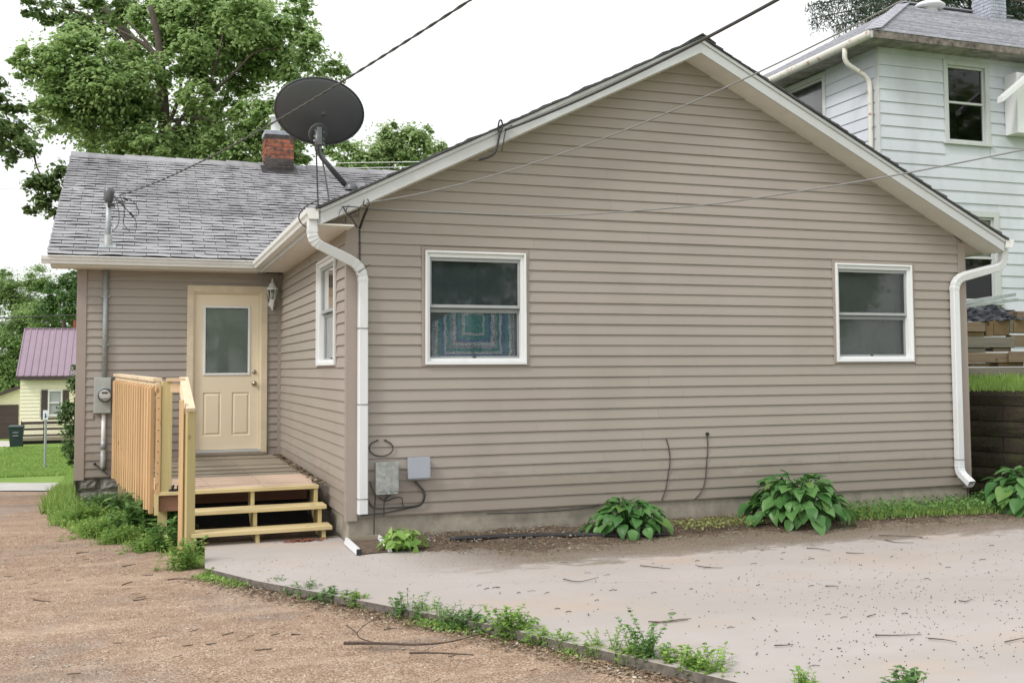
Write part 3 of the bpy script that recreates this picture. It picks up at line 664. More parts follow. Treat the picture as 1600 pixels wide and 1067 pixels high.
# slab around the glass, with embossed lower panels
for (p0, p1, r0, r1) in ((dx0, gx0, dz0, dz1), (gx1, dx1, dz0, dz1), (gx0, gx1, gz1, dz1)):
    MB().box(p0, p1, yd, yd+.045, r0, r1).build('stile', M['cream'], dr)
mb = MB(); pan = [(gx0+.0, gx0+.245), (gx1-.245, gx1-.0)]; pz0, pz1 = .50, 1.10
xs = [gx0, pan[0][0]+.001, pan[0][1], pan[1][0], pan[1][1]-.001, gx1]; zs = [dz0, pz0, pz1, gz0]
for i in range(5):
    for j in range(3):
        if i in (1, 3) and j == 1:
            x0, x1, z0, z1 = xs[i], xs[i+1], zs[j], zs[j+1]
            def ring(a, ya, b, yb):
                A = [(x0+a, ya, z0+a), (x1-a, ya, z0+a), (x1-a, ya, z1-a), (x0+a, ya, z1-a)]; B = [(x0+b, yb, z0+b), (x1-b, yb, z0+b), (x1-b, yb, z1-b), (x0+b, yb, z1-b)]
                for q in range(4): r_ = (q+1) % 4; mb.poly([A[q], A[r_], B[r_], B[q]])
            ring(0, yd, .014, yd+.014); ring(.014, yd+.014, .040, yd+.001); mb.poly([(x0+.04, yd+.001, z0+.04), (x1-.04, yd+.001, z0+.04), (x1-.04, yd+.001, z1-.04), (x0+.04, yd+.001, z1-.04)])
        else: mb.poly([(xs[i], yd, zs[j]), (xs[i+1], yd, zs[j]), (xs[i+1], yd, zs[j+1]), (xs[i], yd, zs[j+1])])
mb.build('lower_panel', M['cream'], dr)
for (p0, p1, r0, r1) in ((gx0-.0, gx0+.03, gz0, gz1), (gx1-.03, gx1, gz0, gz1), (gx0+.03, gx1-.03, gz1-.03, gz1), (gx0+.03, gx1-.03, gz0, gz0+.03)):
    MB().box(p0, p1, yd-.014, yd+.03, r0, r1).build('light_frame', M['white'], dr, bevel=.004)
MB().poly([(gx0+.028, yd+.012, gz0+.028), (gx1-.028, yd+.012, gz0+.028), (gx1-.028, yd+.012, gz1-.028), (gx0+.028, yd+.012, gz1-.028)]).build('pane', M['glass_d'], dr)
mb = MB(); M['blind'] = simple('blind_slat', (.72, .76, .74), .6, var=.05, bump=0)
z = gz0+.035
while z < gz1-.03:
    mb.hexa([(gx0+.03, yd+.022, z), (gx1-.03, yd+.022, z), (gx1-.03, yd+.036, z+.010), (gx0+.03, yd+.036, z+.010), (gx0+.03, yd+.0222, z+.001), (gx1-.03, yd+.0222, z+.001), (gx1-.03, yd+.036, z+.011), (gx0+.03, yd+.036, z+.011)]); z += .0125
mb.build('blind', M['blind'], dr, kind='stuff')
MB().box(gx0, gx1, yd+.06, yd+.09, gz0, gz1).build('backing', M['blind'], dr)
kx = dx1-.06
for nm, zz, r in (('deadbolt', 1.31+.08, .028), ('knob', 1.20, .032)):
    zz = {'deadbolt': onp(1, D, 397, 581)[2], 'knob': onp(1, D, 397, 599)[2]}[nm]
    prof = [(.036, 0), (.036, -.008), (.014, -.012), (.014, -.035), (r, -.042), (r, -.065), (.012, -.072), (0, -.072)] if nm == 'knob' else [(.031, 0), (.031, -.014), (.022, -.02), (0, -.02)]
    MB().lathe(prof, (kx, yd, zz), 18, 'y').build(nm, M['brass'], dr, True)
MB().box(DR[0]+.085, DR[1]-.085, D-.03, D+.06, .268, .300).build('threshold', M['fascia'], dr, bevel=.003)
MB().box(DR[0]+.02, DR[1]-.02, D-.10, D+.02, .226, .266).build('sill', M['olddeck'], dr, bevel=.003)

# ---- main roof
rf = part('roof', H)
def rz(x): return 4.915-PITCH_R*abs(x-PK)
XE0, XE1 = -.34, 7.79; YF = -.35; YB = 9.0
mb = MB()
for s_, xe in ((-1, XE0), (1, XE1)):
    mb.prism([(xe, rz(xe)-.018), (PK, rz(PK)-.018), (PK, rz(PK)), (xe, rz(xe))], lambda q: (q[0], YF+.0, q[1]), lambda q: (q[0], YB, q[1]))
mb.build('deck', M['fascia'], rf)
# rake fascia: lower board and upper crown strip, both sides
for xe in (XE0+.02, XE1-.02):
    for (lo, hi, y0, y1) in ((0, .112, YF+.012, YF+.030), (.112, .150, YF-.004, YF+.030)):
        mb = MB(); mb.prism([(xe, SOF(xe)+lo), (PK, SOF(PK)+lo), (PK, SOF(PK)+hi), (xe, SOF(xe)+hi)], lambda q: (q[0], y0, q[1]), lambda q: (q[0], y1, q[1])); mb.build('fascia', M['fascia'], rf, bevel=.002)
    mb = MB(); mb.prism([(xe, SOF(xe)+.001), (PK, SOF(PK)+.001), (PK, SOF(PK)+.012), (xe, SOF(xe)+.012)], lambda q: (q[0], YF+.031, q[1]), lambda q: (q[0], .0, q[1])); mb.build('soffit', M['soffit'], rf)
# eave soffits and closures
for (x0, x1) in ((-.318, -.0), (WID+.0, WID+.318)):
    MB().box(x0, x1, -.0, (D-.34 if x0 < 0 else YB), 2.765, 2.777).build('soffit', M['soffit'], rf)
mb = MB(); mb.prism([(-.32, 2.762), (.0, 2.762), (.0, 2.912)], lambda q: (q[0], -.012, q[1]), lambda q: (q[0], .012, q[1])); mb.build('eave_return', M['post'], rf)
mb = MB(); mb.prism([(WID, 2.762), (WID+.32, 2.762), (WID, 2.912)], lambda q: (q[0], -.012, q[1]), lambda q: (q[0], .012, q[1])); mb.build('eave_return', M['post'], rf)
mb = MB(); mb.prism([(-.318, 2.752), (-.0, 2.752), (-.0, 2.768), (-.318, 2.768)], lambda q: (q[0], YF+.035, q[1]), lambda q: (q[0], -.016, q[1])); mb.build('eave_return', M['soffit'], rf)
MB().box(-.338, -.32, YF+.03, D-.34, 2.752, 2.90).build('fascia', M['fascia'], rf)
MB().box(WID+.32, WID+.338, YF+.03, YB, 2.752, 2.90).build('fascia', M['fascia'], rf)
# shingle courses of the main roof (their ends show along the rake)
nr = 36; Ls = math.hypot(PK-XE0, (PK-XE0)*PITCH_R); ex = Ls/nr
rr = random.Random(5)
for side in (-1, 1):
    for k in range(nr+1):
        a = k*ex-.03; b = min(a+ex+.09, Ls+.01); cs = 1/math.hypot(1, PITCH_R)
        f_ = lambda t, h: (PK+side*(Ls-t)*cs, rz(PK)-PITCH_R*(Ls-t)*cs+h) 
        th = rr.uniform(.012, .024); lift = rr.uniform(.012, .026)
        yf = YF-.018-rr.uniform(0, .014)
        p = [f_(a, lift*.4), f_(b, .006), f_(b, .006+th*.5), f_(a, lift+th*.7)]
        mb = MB(); mb.prism([(q[0], q[1]) for q in p], lambda q: (q[0], yf, q[1]), lambda q: (q[0], YB-.1, q[1])); mb.build('shingle_course', M['shingle_dark'], rf)
mb = MB(); mb.prism([(PK-.16, rz(PK-.16)+.028), (PK, rz(PK)+.036), (PK+.16, rz(PK+.16)+.028), (PK+.16, rz(PK+.16)+.040), (PK, rz(PK)+.052), (PK-.16, rz(PK-.16)+.040)], lambda q: (q[0], YF-.035, q[1]), lambda q: (q[0], YB-.1, q[1])); mb.build('ridge_cap', M['shingle_dark'], rf)

# ---- wing roof
wr = part('roof', H)
def wz(y): return .575+.5*y
WE, WRY = 4.70, 8.95; WX0, WX1 = -3.04, 5.2
mb = MB(); mb.prism([(WE, wz(WE)-.02), (WRY, wz(WRY)-.02), (WRY, wz(WRY)), (WE, wz(WE))], lambda q: (WX0, q[0], q[1]), lambda q: (WX1, q[0], q[1]))
mb.prism([(WRY, wz(WRY)-.02), (13.2, wz(WE)-.02), (13.2, wz(WE)), (WRY, wz(WRY))], lambda q: (WX0, q[0], q[1]), lambda q: (WX1, q[0], q[1])); mb.build('deck', M['dark'], wr)  # deck coloured near black to deepen the shade in gaps under the tabs
MB().box(WX0+.03, -.34, 4.80, 4.818, 2.775, 2.915).build('fascia', M['soffit'], wr)
MB().box(WX0+.03, -.34, 4.819, D, 2.775, 2.787).build('soffit', M['soffit'], wr)
mb = MB(); mb.prism([(WE, wz(WE)-.13), (WRY, wz(WRY)-.13), (WRY, wz(WRY)-.02), (WE, wz(WE)-.02)], lambda q: (WX0+.0, q[0], q[1]), lambda q: (WX0+.02, q[0], q[1])); mb.build('fascia', M['fascia'], wr)
# individual shingle tabs: nearest 300 are parts, the rest one field
cs = 1/math.hypot(1, .5); Lw = math.hypot(WRY-WE, (WRY-WE)*.5); ex = .13; rows = int(Lw/ex)+1
count = 0; fieldV = []; fieldF = []; rr = random.Random(11)
def tabmesh(w, L, curl, warp):
    mb = MB(); n_ = 3
    top = []; bot = []
    for i in range(n_+1):
        u_ = i/n_; x = .003+(w-.006)*u_
        sag = warp*math.sin(math.pi*u_)+curl*(u_-.5)
        top.append(((x, 0, .0175+sag), (x, L, .003))); bot.append((x, 0, .0175+sag-.0030))
    for i in range(n_):
        a, b = top[i], top[i+1]; n0 = len(mb.v); mb.v += [a[0], b[0], b[1], a[1], bot[i], bot[i+1]]; mb.f += [(n0, n0+1, n0+2, n0+3), (n0+4, n0+5, n0+1, n0)]
    return mb
variants = [(tabmesh(.305, ex+.02, rr.uniform(-.012, .012), rr.uniform(-.008, .009))) for _ in range(14)]
vme = [v.mesh('shingle', M['shingle']) for v in variants]
slope_rot = Matrix.Rotation(math.atan(.5), 4, 'X')
xend = lambda y: min(WX1, XE0+max(0, (wz(y)-2.93))/PITCH_R+.35)   # the wing roof dies into the main roof
tabs = []
for k in range(rows):
    s_ = k*ex-.02; y = WE+s_*cs; off = (k % 2)*.152+rr.uniform(-.01, .01)
    x = WX0-.012-off
    xr = xend(y+.1)
    while x < xr:
        tabs.append((k, x, y, wz(y))); x += .305
for (k, x, y, z) in tabs:
    vi = rr.randrange(14); x0c = max(x, WX0-.015)
    clip = x < WX0-.015
    if k < 14 and count < 300 and not clip and x < .2:
        o = mk('shingle', vme[vi], wr); o.location = (x, y, z+.002+rr.uniform(0, .002)); o.rotation_euler = (math.atan(.5)+rr.uniform(-.008, .006), 0, 0)
        count += 1
    else:
        R3 = slope_rot; n0 = len(fieldV)
        for v in variants[vi].v:
            q = R3 @ Vector(v); X_ = x+q.x; X_ = max(X_, WX0-.015); fieldV.append((X_, y+q.y, z+.002+q.z))
        fieldF += [tuple(n0+i for i in f_) for f_ in variants[vi].f]
me = bpy.data.meshes.new('shingle_field'); me.from_pydata(fieldV, [], fieldF); me.materials.append(M['shingle_i']); o = mk('shingle_field', me, wr); o['kind'] = 'stuff'
x = WX0
while x < 3.2:
    L = .28; h = rr.uniform(.010, .03); mb = MB(); y0 = WRY
    mb.prism([(y0-.14, wz(y0-.14)+.016), (y0, wz(y0)+.02+h*.4), (y0+.14, wz(y0-.14)+.016), (y0+.14, wz(y0-.14)+.026), (y0, wz(y0)+.036+h), (y0-.14, wz(y0-.14)+.026)], lambda q: (x, q[0], q[1]), lambda q: (x+L+.02, q[0], q[1]-.012)); mb.build('ridge_shingle', M['shingle'], wr); x += L
mb = MB(); M['flash'] = dirtywhite('metal_drip_edge', (.72, .71, .68), .3)
mb.hexa([(WX0, WE-.045, wz(WE)-.028), (-.42, WE-.045, wz(WE)-.028), (-.42, WE+.03, wz(WE)+.002), (WX0, WE+.03, wz(WE)+.002), (WX0, WE-.045, wz(WE)-.026), (-.42, WE-.045, wz(WE)-.026), (-.42, WE+.03, wz(WE)+.004), (WX0, WE+.03, wz(WE)+.004)])
mb.build('drip_edge', M['flash'], wr)

# ---- gutters (K-profile) and downspouts
gt = part('gutter', H)
prof = [(0, 0), (.085, 0), (.095, .03), (.112, .05), (.118, .092), (.112, .098), (.107, .092), (.10, .055), (.085, .035), (.078, .006), (.004, .006), (.004, .098), (0, .098)]
mb = MB(); mb.prism(prof, lambda q: (-.339-q[0], YF+.01, 2.802+q[1]), lambda q: (-.339-q[0], 4.66, 2.802+q[1])); mb.build('trough', M['gutter'], gt)
mb = MB(); mb.prism(prof, lambda q: (WX0-.06, 4.799-q[0], 2.806+q[1]), lambda q: (-.44, 4.799-q[0], 2.806+q[1])); mb.build('trough', M['gutter'], gt)
mb = MB(); mb.prism(prof, lambda q: (WID+.339+q[0], YF+.01, 2.802+q[1]), lambda q: (WID+.339+q[0], YB-.2, 2.802+q[1])); mb.build('trough', M['gutter'], gt)
capp = [(0, 0), (.085, 0), (.095, .03), (.112, .05), (.118, .098), (0, .098)]
mb = MB(); mb.prism(capp, lambda q: (-.339-q[0], YF-.002, 2.802+q[1]), lambda q: (-.339-q[0], YF+.009, 2.802+q[1])); mb.build('end_cap', M['gutter'], gt)
mb = MB(); mb.prism(capp, lambda q: (WID+.339+q[0], YF-.002, 2.802+q[1]), lambda q: (WID+.339+q[0], YF+.009, 2.802+q[1])); mb.build('end_cap', M['gutter'], gt)
mb = MB(); mb.prism(capp, lambda q: (WX0-.073, 4.799-q[0], 2.806+q[1]), lambda q: (WX0-.061, 4.799-q[0], 2.806+q[1])); mb.build('end_cap', M['gutter'], gt)
mb = MB(); mb.prism(capp, lambda q: (-.439, 4.799-q[0], 2.806+q[1]), lambda q: (-.34, 4.799-q[0], 2.806+q[1])); mb.build('corner_piece', M['gutter'], gt)
def sqprof(w, d, rib=0):   # rounded rectangle, optional ribs
    return [(-w/2+.008, -d/2), (-w/6, -d/2), (w/6, -d/2), (w/2-.008, -d/2), (w/2, -d/2+.008), (w/2, d/2-.008), (w/2-.008, d/2), (w/6, d/2), (-w/6, d/2), (-w/2+.008, d/2), (-w/2, d/2-.008), (-w/2, -d/2+.008)]
def smooth_path(pts, rad=.12, n=5):
    P = [Vector(p) for p in pts]; out_ = [P[0]]
    for i in range(1, len(P)-1):
        a = (P[i-1]-P[i]); b = (P[i+1]-P[i]); r = min(rad, a.length*.45, b.length*.45); p0 = P[i]+a.normalized()*r; p2 = P[i]+b.normalized()*r
        for k in range(n+1): t = k/n; out_.append(p0*(1-t)**2+P[i]*2*t*(1-t)+p2*t*t)
    out_.append(P[-1]); return out_
def downspout(pts, parent, w=.105, d=.075, bands=(), rad=.10, corr=True):
    ds = part('downspout', parent); path = smooth_path(pts, rad, 9); s_ = MB()
    base = sqprof(w, d); P = [Vector(p) for p in path]
    # corrugated elbows: ring size ripples where the path bends
    prev = None; rings = []
    for i, p in enumerate(P):
        dv = (P[min(i+1, len(P)-1)]-P[max(i-1, 0)]).normalized()
        bend = 0
        if 0 < i < len(P)-1: bend = (P[i+1]-P[i]).normalized().angle((P[i]-P[i-1]).normalized(), 0)
        if prev is None: a = Vector((0, -1, 0)); a = (a-dv*a.dot(dv)).normalized()
        else: a = (prev-dv*prev.dot(dv)).normalized()
        prev = a; b = dv.cross(a); k = 1.0 if (bend < .02 or not corr) else (1.05 if i % 2 else .96)
        ring = []
        for (cx, cy) in base: ring.append(len(s_.v)); s_.v.append(tuple(p+b*cx*k+a*cy*k))
        rings.append(ring)
    n_ = len(base)
    for A, B in zip(rings, rings[1:]):
        for k in range(n_): j = (k+1) % n_; s_.f.append((A[k], A[j], B[j], B[k]))
    s_.build('pipe', M['downspout'], ds)
    for z in bands: 
        x, y = pts[-2][0], pts[-2][1]
        MB().box(x-w/2-.004, x+w/2+.004, y-d/2-.003, y+d/2+.003, z-.003, z+.003).build('seam', M['cable_dark'], ds)
    return ds
ds = downspout([(-.385, -.275, 2.80), (-.385, -.275, 2.60), (.135, -.062, 2.40), (.135, -.062, .5), (.135, -.062, .028)], H, w=.094, d=.075, rad=.16, bands=(1.80, 1.07, .17))
mb = MB().tube([(.135+.062, -.10, 2.415), (.085, -.115, 2.34), (.08, -.08, 2.30)], .004, 6); mb.build('strap', M['cable_dark'], ds)
downspout([(WID+.40, -.24, 2.80), (WID+.40, -.22, 2.60), (7.262, -.062, 2.44), (7.262, -.062, .3), (7.262, -.062, .15), (7.268, -.24, .03)], H, w=.094, d=.078, rad=.14, bands=(.30,))

# ---- brick chimney on the wing ridge
ch = part('chimney', H); cx0, cx1, cy0, cy1 = .125, .625, 8.67, 9.15
MB().box(cx0+.012, cx1-.012, cy0+.012, cy1-.012, 4.5, 5.60).build('mortar_core', M['mortar'], ch)
rr = random.Random(2); z = 4.72; r_ = 0
while z < 5.58:
    for face in range(2):
        lo, hi = (cx0, cx1) if face == 0 else (cy0+.1, cy1)
        x = lo-(.11 if r_ % 2 else 0)
        while x < hi:
            a = max(lo, x+.004); b = min(hi, x+.212-.004)
            if b-a > .03:
                j = rr.uniform(-.004, .004)
                mt = M['soot_brick'] if (z < 5.14 or z > 5.44 or rr.random() < .15) else M['brick']
                if face == 0: MB().box(a, b, cy0+j, cy0+.10, z+.005, z+.062).build('brick', mt, ch)
                else: MB().box(cx0+j, cx0+.1, a, b, z+.005, z+.062).build('brick', mt, ch)
            x += .212
    z += .070; r_ += 1
MB().box(cx0-.01, cx1+.01, cy0-.01, cy1, 5.56, 5.64).build('cap', M['paintedblock'], ch, bevel=.01)
c_ = (.33, 8.9)
MB().lathe([(.085, 5.6), (.085, 5.90), (.115, 5.905), (.12, 5.945), (.0, 5.975)], (c_[0], c_[1], 0), 18).build('flue', M['pvc'], ch, True)
M['lead'] = simple('black_flashing', (.03, .028, .03), .6); mb = MB()
mb.hexa([(cx0-.06, 8.50, wz(8.50)+.012), (cx1+.06, 8.50, wz(8.50)+.012), (cx1+.06, 8.95, wz(8.95)+.03), (cx0-.06, 8.95, wz(8.95)+.03), (cx0-.06, 8.50, wz(8.5)+.02), (cx1+.06, 8.50, wz(8.5)+.02), (cx1+.06, 8.95, wz(8.95)+.04), (cx0-.06, 8.95, wz(8.95)+.04)]); mb.build('flashing', M['lead'], ch)

# ================================================================ DECK AND STEPS
DK = thing('wooden_deck', (-1, 3, -.3), 'small timber landing with new picket railing and three open steps before the cream door', 'deck')
dl = lambda y: -1.74-.112*(y-.83); drt = lambda y: -.13+.018*(y-.88)
ZD = .222
k = 0; y = .80
while y < D-.12:
    w = .134; sk = .05*(1-(y-.8)/4.3)
    j = random.uniform(-.006, .005) if k < 9 else random.uniform(-.014, .008); mb = MB()
    yl, yr = y, y+sk; x0 = dl(yl)+.03+(random.uniform(0, .0)); x1 = drt(yr)+random.uniform(-.03, .01)
    if k == 0: x0 = -1.70
    t = .036
    mb.hexa([(x0, yl, ZD-t+j), (x1, yr, ZD-t+j), (x1, yr+w, ZD-t+j), (x0, yl+w, ZD-t+j), (x0, yl, ZD+j), (x1, yr, ZD+j), (x1, yr+w, ZD+j), (x0, yl+w, ZD+j)])
    mb.build('deck_board', M['treated_x'] if k == 0 else M['pinkdeck'] if k < 9 else M['olddeck'], DK, bevel=.004); y += .1455; k += 1
# debris along the right edge
n = 700; t = RNG.uniform(0, 1, n); xx = -.03-.10*RNG.beta(1, 2.2, n)-.04*(1-t); yy = .95+4.1*t
flakes(n, np.stack([xx, yy], 1), ZD+.004+RNG.uniform(0, .012, n), .006, .022, M['chips'], 'edge_litter', label='dry leaves and twigs caught between deck boards and side wall', category='leaf litter')
# joists, rim
MB().box(-1.70, -1.44, .845, .883, .03, .183).build('rim_joist', M['redbrown'], DK)
mb = MB(); mb.hexa([(-1.74, .80, -.0), (-1.70, .80, -.0), (-1.70, .84, -.0), (-1.74, .84, -.0), (-1.74, .80, .20), (-1.70, .80, .20), (-1.70, .84, .20), (-1.74, .84, .20)]); mb.build('joist_end', M['treated_v'], DK)
for x in (-1.40, -1.0, -.55, -.2):
    MB().box(x-.019, x+.019, 1.66, D-.1, .03, .183).build('joist', M['redbrown'], DK)
MB().box(-1.44, -.15, 1.60, 1.64, .0, .182).build('rim_joist', M['redbrown'], DK)
for (x, y) in ((-1.66, 1.0), (-2.1, 4.6), (-.25, 4.9)):
    MB().box(x-.045, x+.045, y-.045, y+.045, -.45, .18).build('footing_post', M['treated_v'], DK)
mb = MB().poly([(-1.62, .75, -.285), (.0, .52, -.285), (.0, 5.1, -.30), (-2.1, 5.1, -.36)]); o = mb.build('soil_bed', M['soil']); o['kind'] = 'structure'
for yy_ in (1.9, 2.6): MB().box(-1.62, -.1, yy_, yy_+.02, -.45, .18).build('shade_sheet', M['dark'], DK)  # near-black sheets stand in for the shade behind the steps
# left skirt underside beam
MB().beam((-1.69, .90, .11), (-2.15, 5.0, .11), .038, .14).build('rim_joist', M['treated_x'], DK)
# pickets
npk = 18
for i in range(npk):
    t = (i+.5)/npk; y = .86+(5.02-.86)*t; x = dl(y)-.012
    zt = 1.275+.006*math.sin(i*.9)-.03*(1-abs(2*t-1))*0 + (-.015 if i < 14 else 0.01)
    zt = 1.262+.035*(t)**1.0; zb = .0+.015*math.sin(i*2.1)
    dvec = Vector((-.124, 1, 0)).normalized()
    a = Vector((x, y, zb)); b = Vector((x, y, zt)); nrm = Vector((1, .124, 0)).normalized()
    wv = dvec*(.044+random.uniform(-.003, .003)); tv = nrm*(.018+random.uniform(0, .004)); topcut = .03
    mb = MB(); mb.hexa([a-wv-tv, a+wv-tv, a+wv+tv, a-wv+tv, b-wv-tv-Vector((0, 0, topcut)), b+wv-tv-Vector((0, 0, topcut)), b+wv+tv, b-wv+tv]); mb.build('picket', M['pine_v'], DK, bevel=.002)
# top rails of the picket side
P0 = Vector((dl(.90)+.028, .90, 0)); P1 = Vector((dl(5.08)+.028, 5.08, 0))
for (zc, w, h, m_) in ((1.268, .038, .088, 'pine_y'), (1.335, .09, .036, 'pine_y'), (.30, .038, .088, 'pine_y')):
    mid = (P0+P1)/2+Vector((0, 0, zc-.018)); a = P0+Vector((0, 0, zc-.02)); b = P1+Vector((0, 0, zc+.02))
    mb = MB().beam(a, b, w, h); mb.build('rail', M[m_], DK, bevel=.003)
MB().hexa([(-1.733, .80, .20), (-1.69, .80, .20), (-1.69, .85, .20), (-1.733, .85, .20), (-1.733, .80, 1.27), (-1.69, .80, 1.27), (-1.69, .85, 1.27), (-1.733, .85, 1.27)]).build('post', M['pine_v'], DK, bevel=.003)
def rpost(x, y, z0, z1, a, s_=.09, mat='treated_v', tilt=0):
    mb = MB(); ca, sa = math.cos(a)*s_/2, math.sin(a)*s_/2; c_ = [(-ca+sa, -sa-ca), (ca+sa, sa-ca), (ca-sa, sa+ca), (-ca-sa, -sa+ca)]
    mb.hexa([(x+p, y+q, z0) for p, q in c_]+[(x+p, y+q, z1-tilt*(-(q)/(s_))) for p, q in c_]); return mb.build('post', M[mat], DK, bevel=.004)
rpost(-1.635, .87, .20, 1.30, .12, .10)
rpost(-1.448, .33, -.33, 1.03, .62, .098, 'treated_v')
MB().beam((-1.512, .30, -.33), (-1.512, .30, 1.13), .055, .04).build('post', M['pine_v'], DK, bevel=.003)
MB().beam((-1.60, .84, 1.235), (-1.475, .84, 1.235), .038, .09).build('rail', M['pine_x'], DK, bevel=.003)
MB().beam((-1.64, .845, 1.315), (-1.47, .845, 1.315), .10, .034).build('rail', M['pine_x'], DK, bevel=.003)
MB().beam((-1.475, .88, 1.325), (-1.432, .26, 1.035), .085, .038).build('handrail', M['pine_y'], DK, bevel=.003)
MB().beam((-1.50, .86, 1.24), (-1.47, .30, .98), .035, .088).build('handrail', M['pine_y'], DK, bevel=.003)
# steps
for (z, yl, yr, xr, mt) in ((.050, .53, .58, -.10, 'treated_x'), (-.125, .28, .33, -.085, 'treated_x')):
    x0 = -1.415; t = .038
    for w0, w1 in ((0, .135), (.141, .276)):
        mb = MB().hexa([(x0, yl+w0, z-t), (xr, yr+w0, z-t), (xr, yr+w1, z-t), (x0, yl+w1, z-t), (x0, yl+w0, z), (xr, yr+w0, z), (xr, yr+w1, z), (x0, yl+w1, z)]); mb.build('tread', M[mt], DK, bevel=.004)
for x in (-1.385, -.80, -.165):
    mb = MB(); prof = [(.34, -.25), (.36, -.165), (.60, -.165), (.60, .010), (.86, .010), (.86, .184), (1.15, .184), (1.15, .0), (.75, -.25)]
    mb.prism(prof, lambda q: (x-.019, q[0], q[1]), lambda q: (x+.019, q[0], q[1])); mb.build('stringer', M['treated_v'], DK, bevel=.002)
sc = MB()
for o_ in [o for o in COL.objects if o.parent == DK and o.name.startswith('deck_board')]:
    v = o_.data.vertices
    for t in (.02, .34, .66, .98):
        for w_ in (.25, .75):
            p = v[4].co.lerp(v[5].co, t).lerp(v[7].co.lerp(v[6].co, t), w_); sc.lathe([(.005, .0), (.004, .0015), (0, .0015)], (p.x, p.y, p.z+.0003), 6)
for i in range(npk):
    t = (i+.5)/npk; y = .86+4.16*t
    for z in (.28, .32, 1.20): sc.lathe([(.004, -.0), (0, -.0)], (dl(y)-.012-.0225, y, z), 6, 'x')
for k in range(9): sc.lathe([(.006, -.0), (.004, -.002), (0, -.002)], (-1.711, .7985, .30+k*.105), 6, 'y')
sc.build('screw', M['cable_dark'], DK, kind='stuff')
# glove-like dark sandal on deck edge
SB = thing('sandal', (-1.54, .84, ZD), 'small black sandal lying at the deck edge beside the step post', 'sandal')
mb = MB(); pr = [(-.10, 0), (-.05, -.03), (.05, -.025), (.10, 0), (.05, .03), (-.05, .026)]
mb.prism(pr, lambda q: (-1.55+q[0]*.8, .84+q[1], ZD+.002), lambda q: (-1.55+q[0]*.8, .84+q[1], ZD+.022)); mb.build('sole', M['sandal'], SB, bevel=.004)
for dx in (-.02, .03):
    MB().tube([(-1.55+dx, .81, ZD+.02), (-1.55+dx, .825, ZD+.05), (-1.55+dx+.01, .845, ZD+.055), (-1.55+dx, .868, ZD+.02)], .011, 8).build('strap', M['sandal'], SB, True)

# ================================================================ FIXTURES
# wall lantern
LN = thing('wall_lantern', (-.145, D-.02, 2.4), 'ornate white carriage lantern on the siding right of the door', 'wall lamp')
lx, ly = -.146, D-.13
mb = MB().lathe([(0, 0), (.05, 0), (.055, -.012), (.03, -.03), (.02, -.05), (0, -.05)], (lx, D-.016, 2.34), 16, 'y'); mb.build('back_plate', M['pvc'], LN, True)
mb = MB().tube([(lx, D-.03, 2.33), (lx, D-.06, 2.28), (lx, D-.11, 2.29), (lx, ly, 2.37)], .013, 8); mb.build('arm', M['pvc'], LN, True)
mb = MB().lathe([(.008, 2.25), (.012, 2.28), (.03, 2.36), (.038, 2.40), (.045, 2.405)], (lx, ly, 0), 6); mb.build('cup', M['pvc'], LN)
mb = MB().lathe([(.075, 2.535), (.085, 2.54), (.085, 2.55), (.05, 2.60), (.04, 2.625), (.02, 2.64), (.012, 2.66), (.018, 2.67), (.006, 2.70), (0, 2.705)], (lx, ly, 0), 12); mb.build('cap', M['pvc'], LN)
for k in range(6):
    a = k*math.pi/3; MB().beam((lx+.04*math.cos(a), ly+.04*math.sin(a), 2.40), (lx+.07*math.cos(a), ly+.07*math.sin(a), 2.54), .007, .007).build('rib', M['pvc'], LN)
mb = MB().lathe([(.036, 2.40), (.066, 2.54)], (lx, ly, 0), 6); mb.build('glass', M['glass_d'], LN)
MB().lathe([(0, 2.42), (.02, 2.45), (.024, 2.48), (.012, 2.51), (0, 2.515)], (lx, ly, 0), 10).build('bulb', M['pvc'], LN, True)
# electric meter and conduits
ME = thing('electric_meter', (-2.36, D, 1.0), 'grey electric meter box with round glass dial left of the deck', 'electric meter')
MB().box(-2.47, -2.255, D-.13, D-.003, .845, 1.32).build('cabinet', M['metermetal'], ME, bevel=.008)
mc = onp(1, D-.2, 163.5, 617)
mb = MB().lathe([(.100, D-.13), (.100, D-.155), (.088, D-.165), (.088, D-.19)], (mc[0], 0, mc[2]), 24, 'y'); mb.build('ring', M['galv'], ME, True)
mb = MB().lathe([(.086, D-.165), (.086, D-.235), (.076, D-.25), (0, D-.252)], (mc[0], 0, mc[2]), 24, 'y'); mb.build('glass_cover', glassmat('meter_glass', (.9, .9, .9)), ME, True)
mb = MB().lathe([(.078, D-.195), (.0, D-.195)], (mc[0], 0, mc[2]), 24, 'y'); mb.build('dial', simple('dial_face', (.62, .63, .62), .6, var=.05, bump=0), ME)
MB().box(mc[0]-.036, mc[0]+.036, D-.2, D-.196, mc[2]+.02, mc[2]+.04).build('display', M['black'], ME)
MB().box(mc[0]-.045, mc[0]+.045, D-.2, D-.196, mc[2]-.05, mc[2]-.044).build('display', M['black'], ME)
mb = MB().tube([(-2.345, D-.045, 1.32), (-2.345, D-.045, 2.76)], .034, 12); mb.build('conduit', M['galv'], ME, True)
for z in (1.75, 2.4): MB().box(-2.40, -2.29, D-.055, D-.012, z, z+.02).build('strap', M['galv'], ME)
mb = MB().tube([(-2.345, D-.05, .845), (-2.345, D-.05, .32)], .028, 12); mb.build('conduit', M['pvc'], ME, True)
MB().tube([(-2.345, D-.05, .48), (-2.345, D-.05, .36)], .034, 12).build('coupling', M['galv'], ME, True)
mb = MB().tube(smooth_path([(-2.345, D-.05, .34), (-2.345, D-.05, .12), (-2.345, D+.02, .10)], .05), .036, 12); mb.build('elbow', M['boxgrey'], ME, True)
